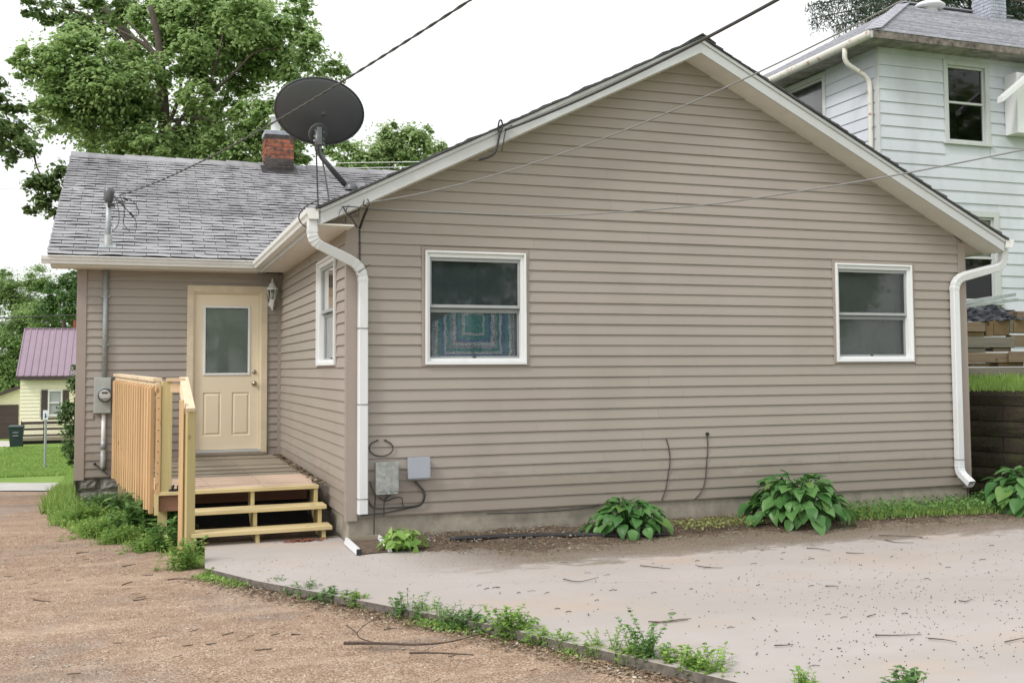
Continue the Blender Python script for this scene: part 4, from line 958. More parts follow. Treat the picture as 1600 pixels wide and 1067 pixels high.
MB().lathe([(.018, D-.02), (.018, D-.05), (0, D-.05)], (-2.45, 0, .17), 10, 'y').build('hose_bib', M['black'], ME, True)
MB().tube([(-2.45, D-.04, .17), (-2.36, D-.05, .09), (-2.28, D-.05, .02)], .009, 6).build('cable', M['cable_dark'], ME)
# service mast on the wing roof
MS = thing('service_mast', (-2.325, 5.014, 3.07), 'galvanised service mast with dark weatherhead rising through the wing roof', 'service mast')
mx_, my = -2.325, 5.05
mb = MB().tube([(mx_, my, 3.0), (mx_+.003, my, 3.74)], .036, 14); mb.build('pipe', M['galv'], MS, True)
mb = MB().lathe([(.075, 3.07), (.07, 3.09), (.055, 3.12), (.052, 3.24), (.037, 3.245)], (mx_, my, 0), 14); mb.build('boot', M['boxgrey'], MS, True)
mb = MB().hexa([(mx_-.11, my-.13, wz(my-.13)+.019), (mx_+.11, my-.13, wz(my-.13)+.019), (mx_+.10, my+.05, wz(my+.05)+.017), (mx_-.10, my+.05, wz(my+.05)+.017), (mx_-.11, my-.13, wz(my-.13)+.022), (mx_+.11, my-.13, wz(my-.13)+.022), (mx_+.10, my+.05, wz(my+.05)+.020), (mx_-.10, my+.05, wz(my+.05)+.020)]); mb.build('flashing', M['galv'], MS)
mb = MB().lathe([(.04, 3.68), (.06, 3.70), (.065, 3.76), (.072, 3.82), (.068, 3.86), (.04, 3.885), (0, 3.89)], (mx_+.005, my-.01, 0), 16); mb.build('weatherhead', M['dishmetal'], MS, True)
MB().box(mx_-.01, mx_+.08, my-.06, my-.02, 3.62, 3.66).build('clamp', M['black'], MS)
MB().tube([(mx_+.04, my-.04, 3.64), (mx_+.16, my-.08, 3.685), (mx_+.22, my-.10, 3.69)], .009, 6).build('hook', M['cable_dark'], MS)
hp = onp(1, my-.1, 187, 305)
def curve3(p, n=16):   # Catmull-Rom
    P = [Vector(q) for q in p]; P = [P[0]*2-P[1]]+P+[P[-1]*2-P[-2]]; out_ = []
    for i in range(1, len(P)-2):
        for k in range(n):
            t = k/n; a, b, c, d = P[i-1], P[i], P[i+1], P[i+2]
            out_.append(.5*((2*b)+(c-a)*t+(2*a-5*b+4*c-d)*t*t+(3*b-a-3*c+d)*t**3))
    out_.append(P[-2]); return out_
for pts in ([(175, 300), (182, 315), (186, 335), (184, 352), (176, 362)], [(187, 306), (193, 318), (194, 335), (193, 350), (203, 362)], [(192, 308), (208, 315), (216, 328), (215, 337), (206, 337), (200, 330), (190, 318), (180, 308)], [(174, 305), (190, 320), (204, 334), (212, 345), (213, 357)]):
    MB().tube(curve3([onp(1, my-.09, *q) for q in pts], 6), .0055, 6).build('drip_loop', M['cable_dark'], MS)
MB().tube([onp(1, my-.1, 203, 332), onp(1, my-.1, 208, 339)], .014, 8).build('splice', M['black'], MS)
MB().tube([onp(1, my-.1, 193, 310), onp(1, my-.1, 200, 313)], .013, 8).build('splice', M['black'], MS)
MB().lathe([(0, -.018), (.018, 0), (0, .018)], onp(1, my-.1, 179, 354), 8).build('insulator', M['pvc'], MS, True)

# satellite dish
SD = thing('satellite_dish', (.15, .8, 3.2), 'large dark grey satellite dish seen from behind on the eave corner of the gable', 'satellite dish')
ctr = Vector(at(11, 500.5, 175)); 
# the reflector: paraboloid, opening faces away from the camera, up and to the left
axis_ = Vector((-.30, .80, .52)).normalized()
xr_ = Vector((_R[0], _R[1], _R[2])); tiltv = (xr_*math.cos(math.radians(-25))+Vector(_U)*math.sin(math.radians(-25)))
ex_ = (tiltv-axis_*tiltv.dot(axis_)).normalized(); ey_ = axis_.cross(ex_)
# project semi-axes so that the outline matches the photo's tilted ellipse
mb = MB(); nr_, na = 10, 56; A_, B_ = .525, .355
for i in range(nr_+1):
    r = i/nr_
    for k in range(na):
        t = 2*math.pi*k/na; p = ctr+ex_*A_*r*math.cos(t)+ey_*B_*r*math.sin(t)-axis_*(.075*(1-r*r)); mb.v.append(tuple(p))
for i in range(nr_):
    for k in range(na): j = (k+1) % na; mb.f.append((i*na+k, i*na+j, (i+1)*na+j, (i+1)*na+k))
o = mb.build('reflector', M['dish'], SD, True); md = o.modifiers.new('s', 'SOLIDIFY'); md.thickness = .008
rim = [tuple(ctr+ex_*A_*math.cos(2*math.pi*k/na)+ey_*B_*math.sin(2*math.pi*k/na)) for k in range(na+1)]
MB().tube(rim, .008, 6).build('rim', M['dish'], SD, True)
bp = Vector(at(10.86, 497, 208))
mb = MB().lathe([(.105, -.01), (.105, .01), (.085, .014), (0, .014)], (0, 0, 0), 28)
q = axis_.to_track_quat('Z', 'Y').to_matrix()
mb.v = [tuple(bp-q@Vector(v)) for v in mb.v]; mb.build('mount_plate', M['dishmetal'], SD)
for a, b in ((-.05, -.04), (.05, -.04), (-.05, .03), (.05, .03), (-.055, -.085), (.055, -.085)):
    c0 = bp+ex_*a+Vector((0, 0, 1))*b*1.0-axis_*.012
    mb = MB().tube([c0, c0-axis_*.03], .010, 6); mb.build('bolt', M['galv'], SD)
MB().beam(bp+Vector((0, -.05, .045)), bp+Vector((0.005, -.05, -.14)), .055, .06, (0, 1, 0)).build('bracket', M['dishmetal'], SD, bevel=.006)
MB().tube([at(10.8, 496, 205), at(10.8, 496, 236)], .028, 12).build('mast_head', M['dishmetal'], SD, True)
foot = Vector(at(10.95, 549, 293))
MB().tube(smooth_path([at(10.8, 496, 225), at(10.82, 500, 243), at(10.95, 541, 290)], .12), .027, 12).build('mast', M['dishmetal'], SD, True)
mb = MB().lathe([(.0, .05), (.05, .045), (.07, .0), (.07, -.03)], foot+Vector((0, 0, .0)), 14); mb.build('foot', M['dishmetal'], SD, True)
rr_ = MB(); a = foot; xx0, xx1 = a.x-.16, a.x+.14
rr_.hexa([(xx0, a.y-.1, rz(xx0)+.03), (xx1, a.y-.1, rz(xx1)+.03), (xx1, a.y+.1, rz(xx1)+.03), (xx0, a.y+.1, rz(xx0)+.03), (xx0, a.y-.1, rz(xx0)+.05), (xx1, a.y-.1, rz(xx1)+.05), (xx1, a.y+.1, rz(xx1)+.05), (xx0, a.y+.1, rz(xx0)+.05)]); rr_.build('foot_plate', M['dishmetal'], SD)
MB().tube([at(10.8, 494, 232), at(10.9, 495.5, 280), (at(11.0, 497, 322))], .0085, 6).build('brace', M['dishmetal'], SD)
MB().tube([at(10.8, 500, 232), at(11.1, 506, 262), (at(11.4, 514, 312))], .009, 6).build('brace', M['galv'], SD)
MB().tube(curve3([at(10.75, 492, 228), at(10.7, 497, 236), at(10.75, 503, 250), at(10.8, 520, 272), at(10.9, 537, 291)], 6), .005, 5).build('coax', M['black'], SD)

# utility boxes by the downspout
UB = thing('utility_box', (.367, -.05, .35), 'aged grey steel junction box low on the gable wall beside the left downspout', 'junction box')
MB().box(.262, .472, -.115, -.014, .205, .51).build('housing', M['boxgrey'], UB, bevel=.008)
MB().box(.258, .476, -.122, -.116, .235, .515).build('lid', M['boxgrey'], UB, bevel=.004)
MB().lathe([(.014, 0), (.014, -.02), (0, -.02)], (.375, -.12, .222), 8, 'y').build('screw', M['galv'], UB)
UC = thing('cable_box', (.686, -.05, .43), 'square blue-grey plastic cable box right of the aged steel junction box', 'cable box')
MB().box(.582, .79, -.085, -.014, .33, .545).build('housing', M['boxblue'], UC, bevel=.012)
MB().box(.575, .797, -.095, -.086, .345, .55).build('lid', M['boxblue'], UC, bevel=.006)
MB().box(.797, .806, -.08, -.05, .40, .43).build('latch', M['boxblue'], UC)
def wallcable(name, pix, r, label, y=-.03, mat='cable_dark', n=8, cat='cable'):
    o = MB().tube(curve3([onp(1, y, *q) for q in pix], n), r, 6).build(name, M[mat], None, True); o['label'] = label; o['category'] = cat; return o
wallcable('cable', [(588+6*0+0, 688)]+[(595.5+18.5*math.sin(t_), 700-12.5*math.cos(t_)) for t_ in np.linspace(-.25, -6.0, 14)]+[(604, 687)], .0065, 'coiled loop of brown cable above the aged steel box', -.03)
wallcable('cable', [(578, 752), (582, 765), (586, 775), (585, 800), (584, 838)], .007, 'dark cable dropping past the left side of the aged steel box to the soil', -.05)
wallcable('cable', [(610, 772), (602, 780), (600, 790), (600, 806)], .007, 'short dark cable hanging below the aged steel box', -.04)
wallcable('cable', [(592, 777), (603, 782), (618, 777), (628, 778), (630, 790), (640, 792)], .005, 'thin cable looping between the two wall boxes', -.04)
wallcable('cable', [(648, 752), (656, 760), (662, 775), (656, 787), (640, 791), (615, 793), (595, 794), (582, 792), (576, 782)], .008, 'thick cable curving from the blue-grey box back to the downspout', -.045)
wallcable('cable', [(650, 752), (664, 770), (658, 788), (635, 794), (600, 801), (565, 805)], .006, 'black cable sagging from the blue-grey box across the bottom boards', -.035)
wallcable('cable', [(1041, 685), (1045, 700), (1047, 720), (1044, 742), (1040, 765), (1034, 781)], .0055, 'thin black cable emerging from the wall above the middle hosta', -.022)
wallcable('cable', [(1105, 679), (1106, 700), (1104, 725), (1102, 750), (1096, 768), (1086, 779)], .0055, 'thin black cable with round grommet between the two hostas', -.022)
MB_ = MB().lathe([(.022, 0), (.02, -.012), (0, -.014)], (*onp(1, -.016, 1105, 678),), 10, 'y').build('cable_grommet', M['black'], None); MB_['label'] = 'round black grommet on the wall where a cable enters above the hostas'; MB_['category'] = 'grommet'
wallcable('cable', [(760, 802), (830, 800), (900, 795), (935, 788)], .006, 'dark wire running along the top of the foundation left of the hosta', -.02)

# ---- overhead wires
def catenary(pts, n=40, sag=0):
    a, b = Vector(pts[0]), Vector(pts[-1]); return [a.lerp(b, t/n)-Vector((0, 0, sag*4*(t/n)*(1-t/n))) for t in range(n+1)]
def wire(name, a, b, sag, r, label, mat='cable_dark', twist=0, group=None, n=60):
    P = catenary([a, b], n, sag); mb = MB()
    if twist:
        ln = (Vector(b)-Vector(a)).length; m = int(ln/twist*6); P = catenary([a, b], m, sag)
        for ph in (0, math.pi):
            mb.tube([p+Vector((math.cos(i*math.pi/3+ph)*r*.7, 0, math.sin(i*math.pi/3+ph)*r*.7)) for i, p in enumerate(P)], r, 6)
    else: mb.tube(P, r, 6)
    o = mb.build(name, M[mat], None, True); o['label'] = label; o['category'] = 'power line' if 'power' in label else 'cable'
    if group: o['group'] = group
    return o
wire('power_line', hp, at(5.0, 760, -16), .12, .0052, 'twisted power cable rising from the wing roof mast across the satellite dish', twist=.34)
brk = onp(1, YF-.03, 790, 203)
wire('power_line', brk, at(6.2, 1290, -42), .06, .0135, 'thick dark power cable following the left rake of the gable past the peak', 'cable_dark')
wire('phone_line', onp(1, YF-.03, 573, 317), at(6.0, 1450, -20), .20, .0055, 'grey phone cable crossing the gable from the left eave hook to upper right', 'cable_grey')
pA = onp(1, -.22, 538, 324); pB = at(7.5, 1640, 226)
Pm = [pA, onp(1, -.4, 700, 332), onp(1, -.9, 860, 337), at(9.5, 1000, 329), at(9.1, 1120, 318), at(8.6, 1250, 299), at(8.0, 1420, 270), pB]
o = MB().tube(curve3(Pm, 8), .0062, 6).build('phone_line', M['cable_grey'], None, True); o['label'] = 'pale sagging wire from the left eave across both windows to the right'; o['category'] = 'cable'
# bracket and drip loop at the rake
BR = thing('wire_bracket', tuple(onp(1, YF-.03, 781, 215)), 'black wire clamp and drip loop hooked on the left rake of the gable', 'wire bracket')
yb = YF-.03
MB().tube(curve3([onp(1, yb, *q) for q in ((780, 207), (778.5, 198), (780, 190), (782, 188), (784, 190), (785, 198), (782, 208))], 5), .0085, 6).build('clamp', M['black'], BR, True)
MB().tube(curve3([onp(1, yb, *q) for q in ((782, 205), (779.5, 215), (777, 228), (772, 240), (762, 246), (748, 250))], 5), .012, 8).build('drip_loop', M['black'], BR, True)
MB().tube(curve3([onp(1, yb, *q) for q in ((800, 196), (791, 203), (788, 214), (786, 226), (784, 236))], 5), .006, 8).build('drip_loop', M['black'], BR, True)
HK = thing('wire_hook', tuple(onp(1, YF-.02, 545, 325)), 'pair of wire hooks with dangling drip loops at the left eave end', 'wire hook')
yb = YF-.02
for pts, r in (([(534, 323), (545, 323), (560, 324)], .006), ([(536, 323), (541, 332), (550, 342), (558, 355)], .009), ([(535, 324), (530, 333), (531, 343), (538, 350)], .004), ([(541, 330), (543, 322), (547, 323)], .005),
                ([(569, 313), (568, 320), (573, 322)], .008), ([(574, 311), (577, 318), (574, 324)], .007), ([(568, 319), (560, 327), (553, 340)], .004)):
    MB().tube(curve3([onp(1, yb, *q) for q in pts], 5), r*.75, 6).build('loop', M['black'], HK, True)
MB().tube(curve3([onp(1, -.3, 574, 326), onp(1, -.15, 568, 340), onp(1, -.03, 562, 357)], 5), .012, 6).build('loop', M['black'], HK, True)
MB().tube(curve3([(.112, -.022, 2.76), (.113, -.022, 2.6), (.112, -.03, 2.46)], 5), .006, 6).build('loop', M['black'], HK, True)
# loose cable over the gutter corner
o = MB().tube(curve3([at(9.75, 500, 312), at(9.7, 488, 317), at(9.7, 474, 326), at(9.7, 467, 338), at(9.75, 470, 348), at(9.85, 478, 355)], 6), .006, 6).build('cable', M['cable_dark'], None, True); o['label'] = 'thin black cable draped over the gutter above the left downspout'; o['category'] = 'cable'
# distant wires at left and behind the dish
for (a, b, r, lb) in (((-20, 498, 45), (150, 491, 47), .03, 'black wire low over the far street left of the house'), ((-20, 504, 46), (150, 499, 48), .012, 'thinner wire just under the black wire over the far street'),
                      ((470, 256, 30), (720, 252, 30), .011, 'upper pale wire behind the dish and wing roof'), ((470, 264, 30), (720, 260, 30), .011, 'lower pale wire behind the dish and wing roof'),
                      ((-20, 268, 60), (130, 272, 60), .008, 'faint distant wire left of the wing roof, uppermost'), ((-20, 281, 60), (130, 284, 60), .008, 'faint distant wire left of the wing roof, middle'), ((-20, 295, 60), (130, 297, 60), .008, 'faint distant wire left of the wing roof, lowest')):
    o = MB().tube([at(a[2], a[0], a[1]), at(b[2], b[0], b[1])], r, 5).build('overhead_wire', M['cable_dark'] if 'black' in lb else M['cable_grey'] if 'pale' not in lb else M['pvc'], None); o['label'] = lb; o['category'] = 'overhead wire'

# splash trough under the downspout
SP = thing('splash_trough', (.13, -.4, ZS), 'dirty white drain trough filled with silt below the left downspout', 'drain trough')
mb = MB(); mb.hexa([(-.045, -.70, ZS+.005), (.0, -.70, ZS+.005), (.0, -.08, ZS+.01), (-.045, -.08, ZS+.01), (-.03, -.70, ZS+.06), (-.012, -.70, ZS+.06), (-.012, -.08, ZS+.07), (-.03, -.08, ZS+.07)]); mb.build('side', M['downspout'], SP)
mb = MB(); mb.hexa([(.25, -.66, ZS+.005), (.29, -.66, ZS+.005), (.31, -.08, ZS+.01), (.27, -.08, ZS+.01), (.262, -.66, ZS+.065), (.278, -.66, ZS+.065), (.298, -.08, ZS+.075), (.282, -.08, ZS+.075)]); mb.build('side', M['downspout'], SP)
MB().box(-.03, .295, -.10, -.075, ZS+.005, ZS+.075).build('end', M['olddeck'], SP)
mb = MB().hexa([(-.01, -.69, ZS+.003), (.26, -.65, ZS+.003), (.28, -.1, ZS+.003), (-.01, -.1, ZS+.003), (-.01, -.69, ZS+.012), (.26, -.65, ZS+.012), (.28, -.1, ZS+.04), (-.01, -.1, ZS+.04)]); mb.build('silt', M['soil'], SP)
MB().box(-.045, .0, -.715, -.70, ZS+.004, ZS+.055).build('lip', M['black'], SP)
o = MB().tube(curve3([(.9, -.42, ZS+.05), (1.5, -.46, ZS+.045), (2.1, -.55, ZS+.035), (2.6, -.72, ZS+.03), (3.0, -.80, ZS+.03)], 8), .022, 8).build('drain_hose', M['black'], None, True); o['label'] = 'black plastic drain hose half buried along the soil bed'; o['category'] = 'hose'
n = 160; pts = np.stack([RNG.normal(-.36, .10, n), RNG.normal(.28, .035, n)], 1)
M['redlit'] = simple('reddish_leaf', (.26, .09, .05), .9)
flakes(n, pts, ZS+.005+RNG.uniform(0, .012, n), .006, .02, M['redlit'], 'dry_leaves', label='small heap of reddish dry leaves on the slab before the steps', category='dry leaves')

# fallen branch and twigs
def stick(pix, r0, r1, label, z=-.275, group=None, name='fallen_branch'):
    pts = curve3([np.array([*ong(*q)[:2], z+random.uniform(0, .01)]) for q in pix], 6) if name == 'fallen_branch' else curve3([np.array([*onp(2, ZS+.008, *q)[:2], ZS+.008+random.uniform(0, .006)]) for q in pix], 5)
    n_ = len(pts); o = MB().tube(pts, [r0+(r1-r0)*i/(n_-1) for i in range(n_)], 6).build(name, M['twig'], None); o['label'] = label; o['category'] = 'branch' if name == 'fallen_branch' else 'twig'
    if group: o['group'] = group
stick([(537, 1019), (590, 1019), (650, 1022), (700, 1018), (750, 1005)], .011, .003, 'long dark fallen branch lying on the gravel at lower centre')
stick([(541, 991), (556, 1002), (562, 1012), (585, 1018)], .004, .004, 'pale forked twig joined to the long fallen branch')
stick([(590, 978), (570, 990), (557, 1003)], .003, .003, 'thin upper fork arching above the long fallen branch')
stick([(640, 1035), (680, 1036), (740, 1038)], .007, .004, 'short dark stick on the gravel below the long branch')
for i, (q, lb) in enumerate(((((119, 874), (137, 873)), 'short twig on gravel in front of the weeds'), (((191, 896), (212, 892)), 'slanting twig on gravel left of the slab corner'), (((262, 918), (297, 916)), 'straight dark twig on gravel just left of the slab edge'), (((191, 925), (207, 921)), 'small slanting twig between the other gravel twigs'), (((208, 950), (230, 948)), 'curved twig on gravel below the others'), (((52, 950), (78, 952)), 'twig on gravel near the left border'), (((455, 1006), (470, 1005)), 'stubby twig on gravel left of the long branch'))):
    stick([q[0], ((q[0][0]+q[1][0])/2, (q[0][1]+q[1][1])/2-.5), q[1]], .006, .003, lb)
tw = [((880, 905), (905, 909), (935, 902)), ((1020, 973), (1060, 968), (1080, 966)), ((1013, 972), (1045, 971), (1075, 968)), ((1000, 884), (1035, 887), (1048, 888)), ((1383, 843), (1400, 847), (1428, 848)), ((1367, 993), (1400, 992), (1440, 991)), ((1210, 1009), (1225, 1008), (1240, 1007)), ((1322, 863), (1335, 864), (1350, 865)), ((1373, 836), (1405, 837), (1440, 839)), ((1450, 998), (1475, 1000), (1495, 1003)), ((1090, 885), (1110, 887), (1130, 887)), ((1570, 1003), (1590, 999), (1605, 996)), ((1260, 856), (1280, 857), (1298, 861)), ((1290, 915), (1300, 916), (1310, 916)), ((1355, 963), (1362, 961), (1368, 960)), ((1498, 939), (1508, 939), (1520, 936))]
for q, lb in zip(tw, ['forked twig left of centre on the slab', 'twig just in front of the tallest weed, upper of the crossing pair', 'twig crossing under the upper one in front of the tallest weed', 'twig on the slab nearest the middle hosta', 'dark twig on the stained slab strip below the weed bed', 'longest twig on the lower right of the slab', 'stubby twig at the lower slab, right of the orange stain', 'twig on the slab below the largest hosta, right side', 'twig on the stain edge right of the largest hosta', 'twig low on the slab beneath the longest twig', 'twig on the slab straight below the round grommet cable', 'twig cut by the right border', 'short twig on the slab under the largest hosta', 'very short twig in the middle right of the slab', 'tiny twig above the longest twig', 'twig in the damp grey drift at right']): stick(q, .0042, .002, lb, name='twig', group='dry twigs scattered on the slab')
mbt = MB(); rr = random.Random(21)
for k in range(150):
    x = rr.uniform(.2, 9); y = -rr.gammavariate(2.2, 1.0)-.8; L = rr.uniform(.02, .07); a = rr.uniform(-.5, .5)+.3*rr.choice((0, 1, 3)); 
    if not inpoly(np.array([x]), np.array([y]), sl)[0]: continue
    mbt.tube([(x, y, ZS+.005), (x+L*math.cos(a)*.5, y+L*math.sin(a)*.5+.004, ZS+.009), (x+L*math.cos(a), y+L*math.sin(a), ZS+.005)], rr.uniform(.0015, .003), 4)
for k in range(160):
    x = rr.uniform(-4.5, 1.0); y = rr.uniform(-5.5, 1.5); L = rr.uniform(.03, .10); a = rr.uniform(-.6, .8)
    if not inpoly(np.array([x]), np.array([y]), poly)[0]: continue
    z = float(gh(x, y))+.026; mbt.tube([(x, y, z), (x+L*math.cos(a), y+L*math.sin(a), z+.003)], rr.uniform(.0015, .0035), 4)
o = mbt.build('twig_litter', M['twig'], None); o['kind'] = 'stuff'; o['label'] = 'tiny twig fragments scattered over gravel and slab'; o['category'] = 'twig litter'

exec_veg = True
# ================================================================ VEGETATION
KITEV = np.array([(0, 0, 0), (.33, .5, .05), (0, 1, -.05), (-.33, .5, .05)]); KITEF = np.array([(0, 1, 2, 3)])
LEAFV = np.array([(0, 0, 0), (.28, .30, .03), (.18, .62, .05), (0, 1, -.04), (-.18, .62, .05), (-.28, .30, .03)]); LEAFF = np.array([(0, 1, 2, 3), (0, 3, 4, 5)])
MAPV = np.array([(0, 0, 0), (.42, .18, .02), (.22, .42, .04), (.5, .72, -.02), (.12, .68, .03), (0, 1.05, -.05), (-.12, .68, .03), (-.5, .72, -.02), (-.22, .42, .04), (-.42, .18, .02)])
MAPF = np.array([(0, 1, 2, 2), (0, 2, 4, 4), (2, 3, 4, 4), (0, 4, 5, 6), (0, 6, 8, 8), (6, 7, 8, 8), (0, 8, 9, 9)])
def leafmesh(name, pos, nrm, size, mat, wide=1.0, kind='leaf', dirs=None, parent=None):
    """pos (n,3), nrm (n,3) leaf normals, size (n,)"""
    n = len(pos); nrm = nrm/np.linalg.norm(nrm, axis=1)[:, None]
    if dirs is None:
        a = RNG.normal(0, 1, (n, 3)); 
    else: a = dirs
    t = a-nrm*np.sum(a*nrm, 1)[:, None]; t /= np.linalg.norm(t, axis=1)[:, None]+1e-9; b = np.cross(t, nrm)
    if kind == 'maple': LV = MAPV; tri = [(0, 1, 2), (0, 2, 4), (2, 3, 4), (0, 4, 5), (0, 5, 6), (0, 6, 8), (6, 7, 8), (0, 8, 9)]; LF = np.array(tri)
    elif kind == 'kite': LV = KITEV; LF = KITEF
    else: LV = LEAFV; LF = LEAFF
    P = pos[:, None]+(b[:, None]*LV[None, :, 0:1]*wide+t[:, None]*(LV[None, :, 1:2]-.5)+nrm[:, None]*LV[None, :, 2:3])*size[:, None, None]
    F = (LF[None]+(np.arange(n)*len(LV))[:, None, None]).reshape(-1, LF.shape[1])
    return mk(name, npmesh(name, P.reshape(-1, 3), F, mat), parent)
def crown(lobes, per, size, flat=.55, sub=15, spread=.40, up=.9):
    """lobes: list of (centre, radius). returns positions and normals of clumped leaves"""
    PP = []; NN = []
    for c, r in lobes:
        ns = int(per*r*r*.20); q = RNG.normal(0, 1, (ns, 3)); q /= np.linalg.norm(q, axis=1)[:, None]; q *= RNG.uniform(.2, 1, (ns, 1))**.5
        PP.append(np.array(c)+q*r*1.12+RNG.normal(0, .10*r, (ns, 3))); NN.append(q*.8+np.array([0, 0, up])+RNG.normal(0, .5, (ns, 3)))
        m = max(5, int(sub*(r/1.0)**1.5)); k = max(20, int(per*(r/1.0)**2/m*1.0))
        d = RNG.normal(0, 1, (m, 3)); d /= np.linalg.norm(d, axis=1)[:, None]; rad = RNG.uniform(.35, 1.05, (m, 1)); cc = np.array(c)+d*rad*r*np.array([1, 1, .85])
        for i in range(m):
            rs = r*spread*RNG.uniform(.6, 1.25); q = RNG.normal(0, 1, (k, 3)); q /= np.linalg.norm(q, axis=1)[:, None]; q *= RNG.uniform(0, 1, (k, 1))**.45
            dome = q*np.array([rs, rs, rs*flat]); dome[:, 2] -= .25*(dome[:, 0]**2+dome[:, 1]**2)/max(rs, .01)
            PP.append(cc[i]+dome); nn = q*np.array([.7, .7, .5])+np.array([0, 0, up])+RNG.normal(0, .35, (k, 3)); NN.append(nn)
    return np.vstack(PP), np.vstack(NN)
def tree(name, label, lobes_px, dep, mat, leafsize, per, trunk=None, limbs=(), kind='maple', trunk_r=.25, sub=15, spread=.40, depjit=1.0, barkmat='bark', cat='tree'):
    lobes = []
    for (u, v, r) in lobes_px:
        d = dep+random.uniform(-1, 1)*depjit; lobes.append((at(d, u, v), r*d/FOC))
    base = at(dep, trunk[0][0], trunk[0][1]) if trunk else lobes[0][0]
    bz = float(gh(base[0], base[1])); T = thing(name, (base[0], base[1], bz), label, cat)
    P, N = crown(lobes, per, leafsize, sub=sub, spread=spread)
    leafmesh('crown', P, N, RNG.uniform(.7, 1.25, len(P))*leafsize, mat, kind=kind, parent=T)
    if trunk:
        pts = [np.array((base[0], base[1], bz-.2))]+[at(dep, u, v) for (u, v) in trunk]; pts = curve3(pts, 6); n_ = len(pts)
        MB().tube(pts, [trunk_r*(1-.72*i/n_) for i in range(n_)], 10).build('trunk', M[barkmat], T, True)
    for lb in limbs:
        pts = curve3([at(dep+q[2] if len(q) > 2 else dep, q[0], q[1]) for q in lb[1:]], 6); n_ = len(pts)
        MB().tube(pts, [lb[0]*(1-.8*i/n_) for i in range(n_)], 7).build('branch', M[barkmat], T, True)
    return T
tree('maple_tree', 'large bright green maple filling the sky behind the wing roof',
     [(130, 95, 62), (70, 100, 42), (190, 112, 50), (115, 160, 62), (45, 110, 24), (195, 175, 55), (300, 28, 52), (345, 60, 55), (415, 40, 50), (380, 20, 45), (465, 45, 34), (320, 110, 42), (430, 100, 40), (380, 135, 34),
      (470, 115, 36), (518, 108, 26), (310, 205, 50), (250, 228, 46), (350, 228, 48), (200, 232, 44), (410, 190, 45), (80, 190, 26), (455, 200, 38), (380, 250, 35), (150, 225, 30), (450, 245, 30), (280, 245, 40), (510, 220, 26), (470, 8, 22), (225, 130, 34), (395, 85, 44), (150, 200, 40), (345, 175, 34), (290, 262, 40), (220, 255, 34), (340, 258, 36), (420, 230, 36), (360, 60, 40), (300, 75, 30), (100, 130, 40), (160, 140, 44), (330, 5, 30), (485, 75, 28), (238, 75, 30), (262, 105, 28), (268, 30, 38), (222, 28, 26), (235, 160, 34), (300, 150, 30), (275, 60, 30)],
     24, M['maple'], .105, 8600, trunk=[(262, 300), (258, 230), (255, 160), (252, 110), (247, 60), (235, 10)], trunk_r=.19,
     limbs=[(.06, (252, 120), (238, 80), (215, 50), (195, 30)), (.07, (248, 90), (225, 70), (200, 55), (180, 45)), (.05, (262, 200), (280, 150), (285, 110), (300, 60), (310, 20)), (.05, (265, 210), (292, 170), (297, 120), (305, 80)), (.045, (300, 190), (330, 150), (370, 110), (400, 82), (440, 75)), (.05, (255, 220), (210, 190), (170, 160), (130, 140)), (.08, (180, 195), (175, 150), (174, 120)), (.05, (258, 190), (310, 185), (350, 190), (400, 150)), (.07, (310, 175), (320, 160), (340, 90), (352, 40))], spread=.27, kind='kite', sub=60, depjit=1.6)
tree('dark_tree', 'sparse darker brownish-green treetop poking above the maple at upper left',
     [(70, 15, 28), (105, 28, 34), (140, 22, 36), (180, 12, 34), (215, 5, 36), (50, 2, 18), (160, 45, 22), (125, 45, 20), (250, 8, 30)], 30, M['maple_dark'], .14, 2600, kind='leaf', trunk=[(215, 300), (215, 100), (185, 40), (160, 10)], trunk_r=.3, limbs=[(.1, (205, 90), (170, 55), (110, 30)), (.08, (190, 50), (150, 30), (90, 10))], spread=.42)
tree('dark_tree', 'dark leafy boughs hanging into the left border beside the wing roof',
     [(5, 160, 26), (28, 215, 30), (-10, 200, 30), (48, 228, 20), (15, 245, 16), (60, 285, 24), (85, 290, 22), (75, 315, 20), (50, 325, 12), (95, 265, 16), (0, 128, 10), (84, 335, 12)], 19, M['maple_dark'], .11, 8000, kind='leaf', trunk=[(-60, 500), (-60, 300), (-70, 150), (-60, 60)], trunk_r=.3, limbs=[(.04, (-60, 230), (-10, 210), (30, 220), (50, 235), (58, 262), (72, 290))], spread=.5, depjit=.4)
tree('ash_tree', 'pale green rounded tree beyond the wing ridge right of the dish',
     [(605, 228, 34), (572, 245, 30), (650, 226, 32), (612, 202, 15), (640, 203, 14), (678, 236, 20), (540, 240, 26), (630, 250, 35), (590, 262, 26), (668, 205, 10), (515, 215, 14)], 42, M['pale_tree'], .15, 4200, trunk=[(610, 330), (610, 280), (610, 240)], trunk_r=.3, spread=.38, sub=22, kind='kite')
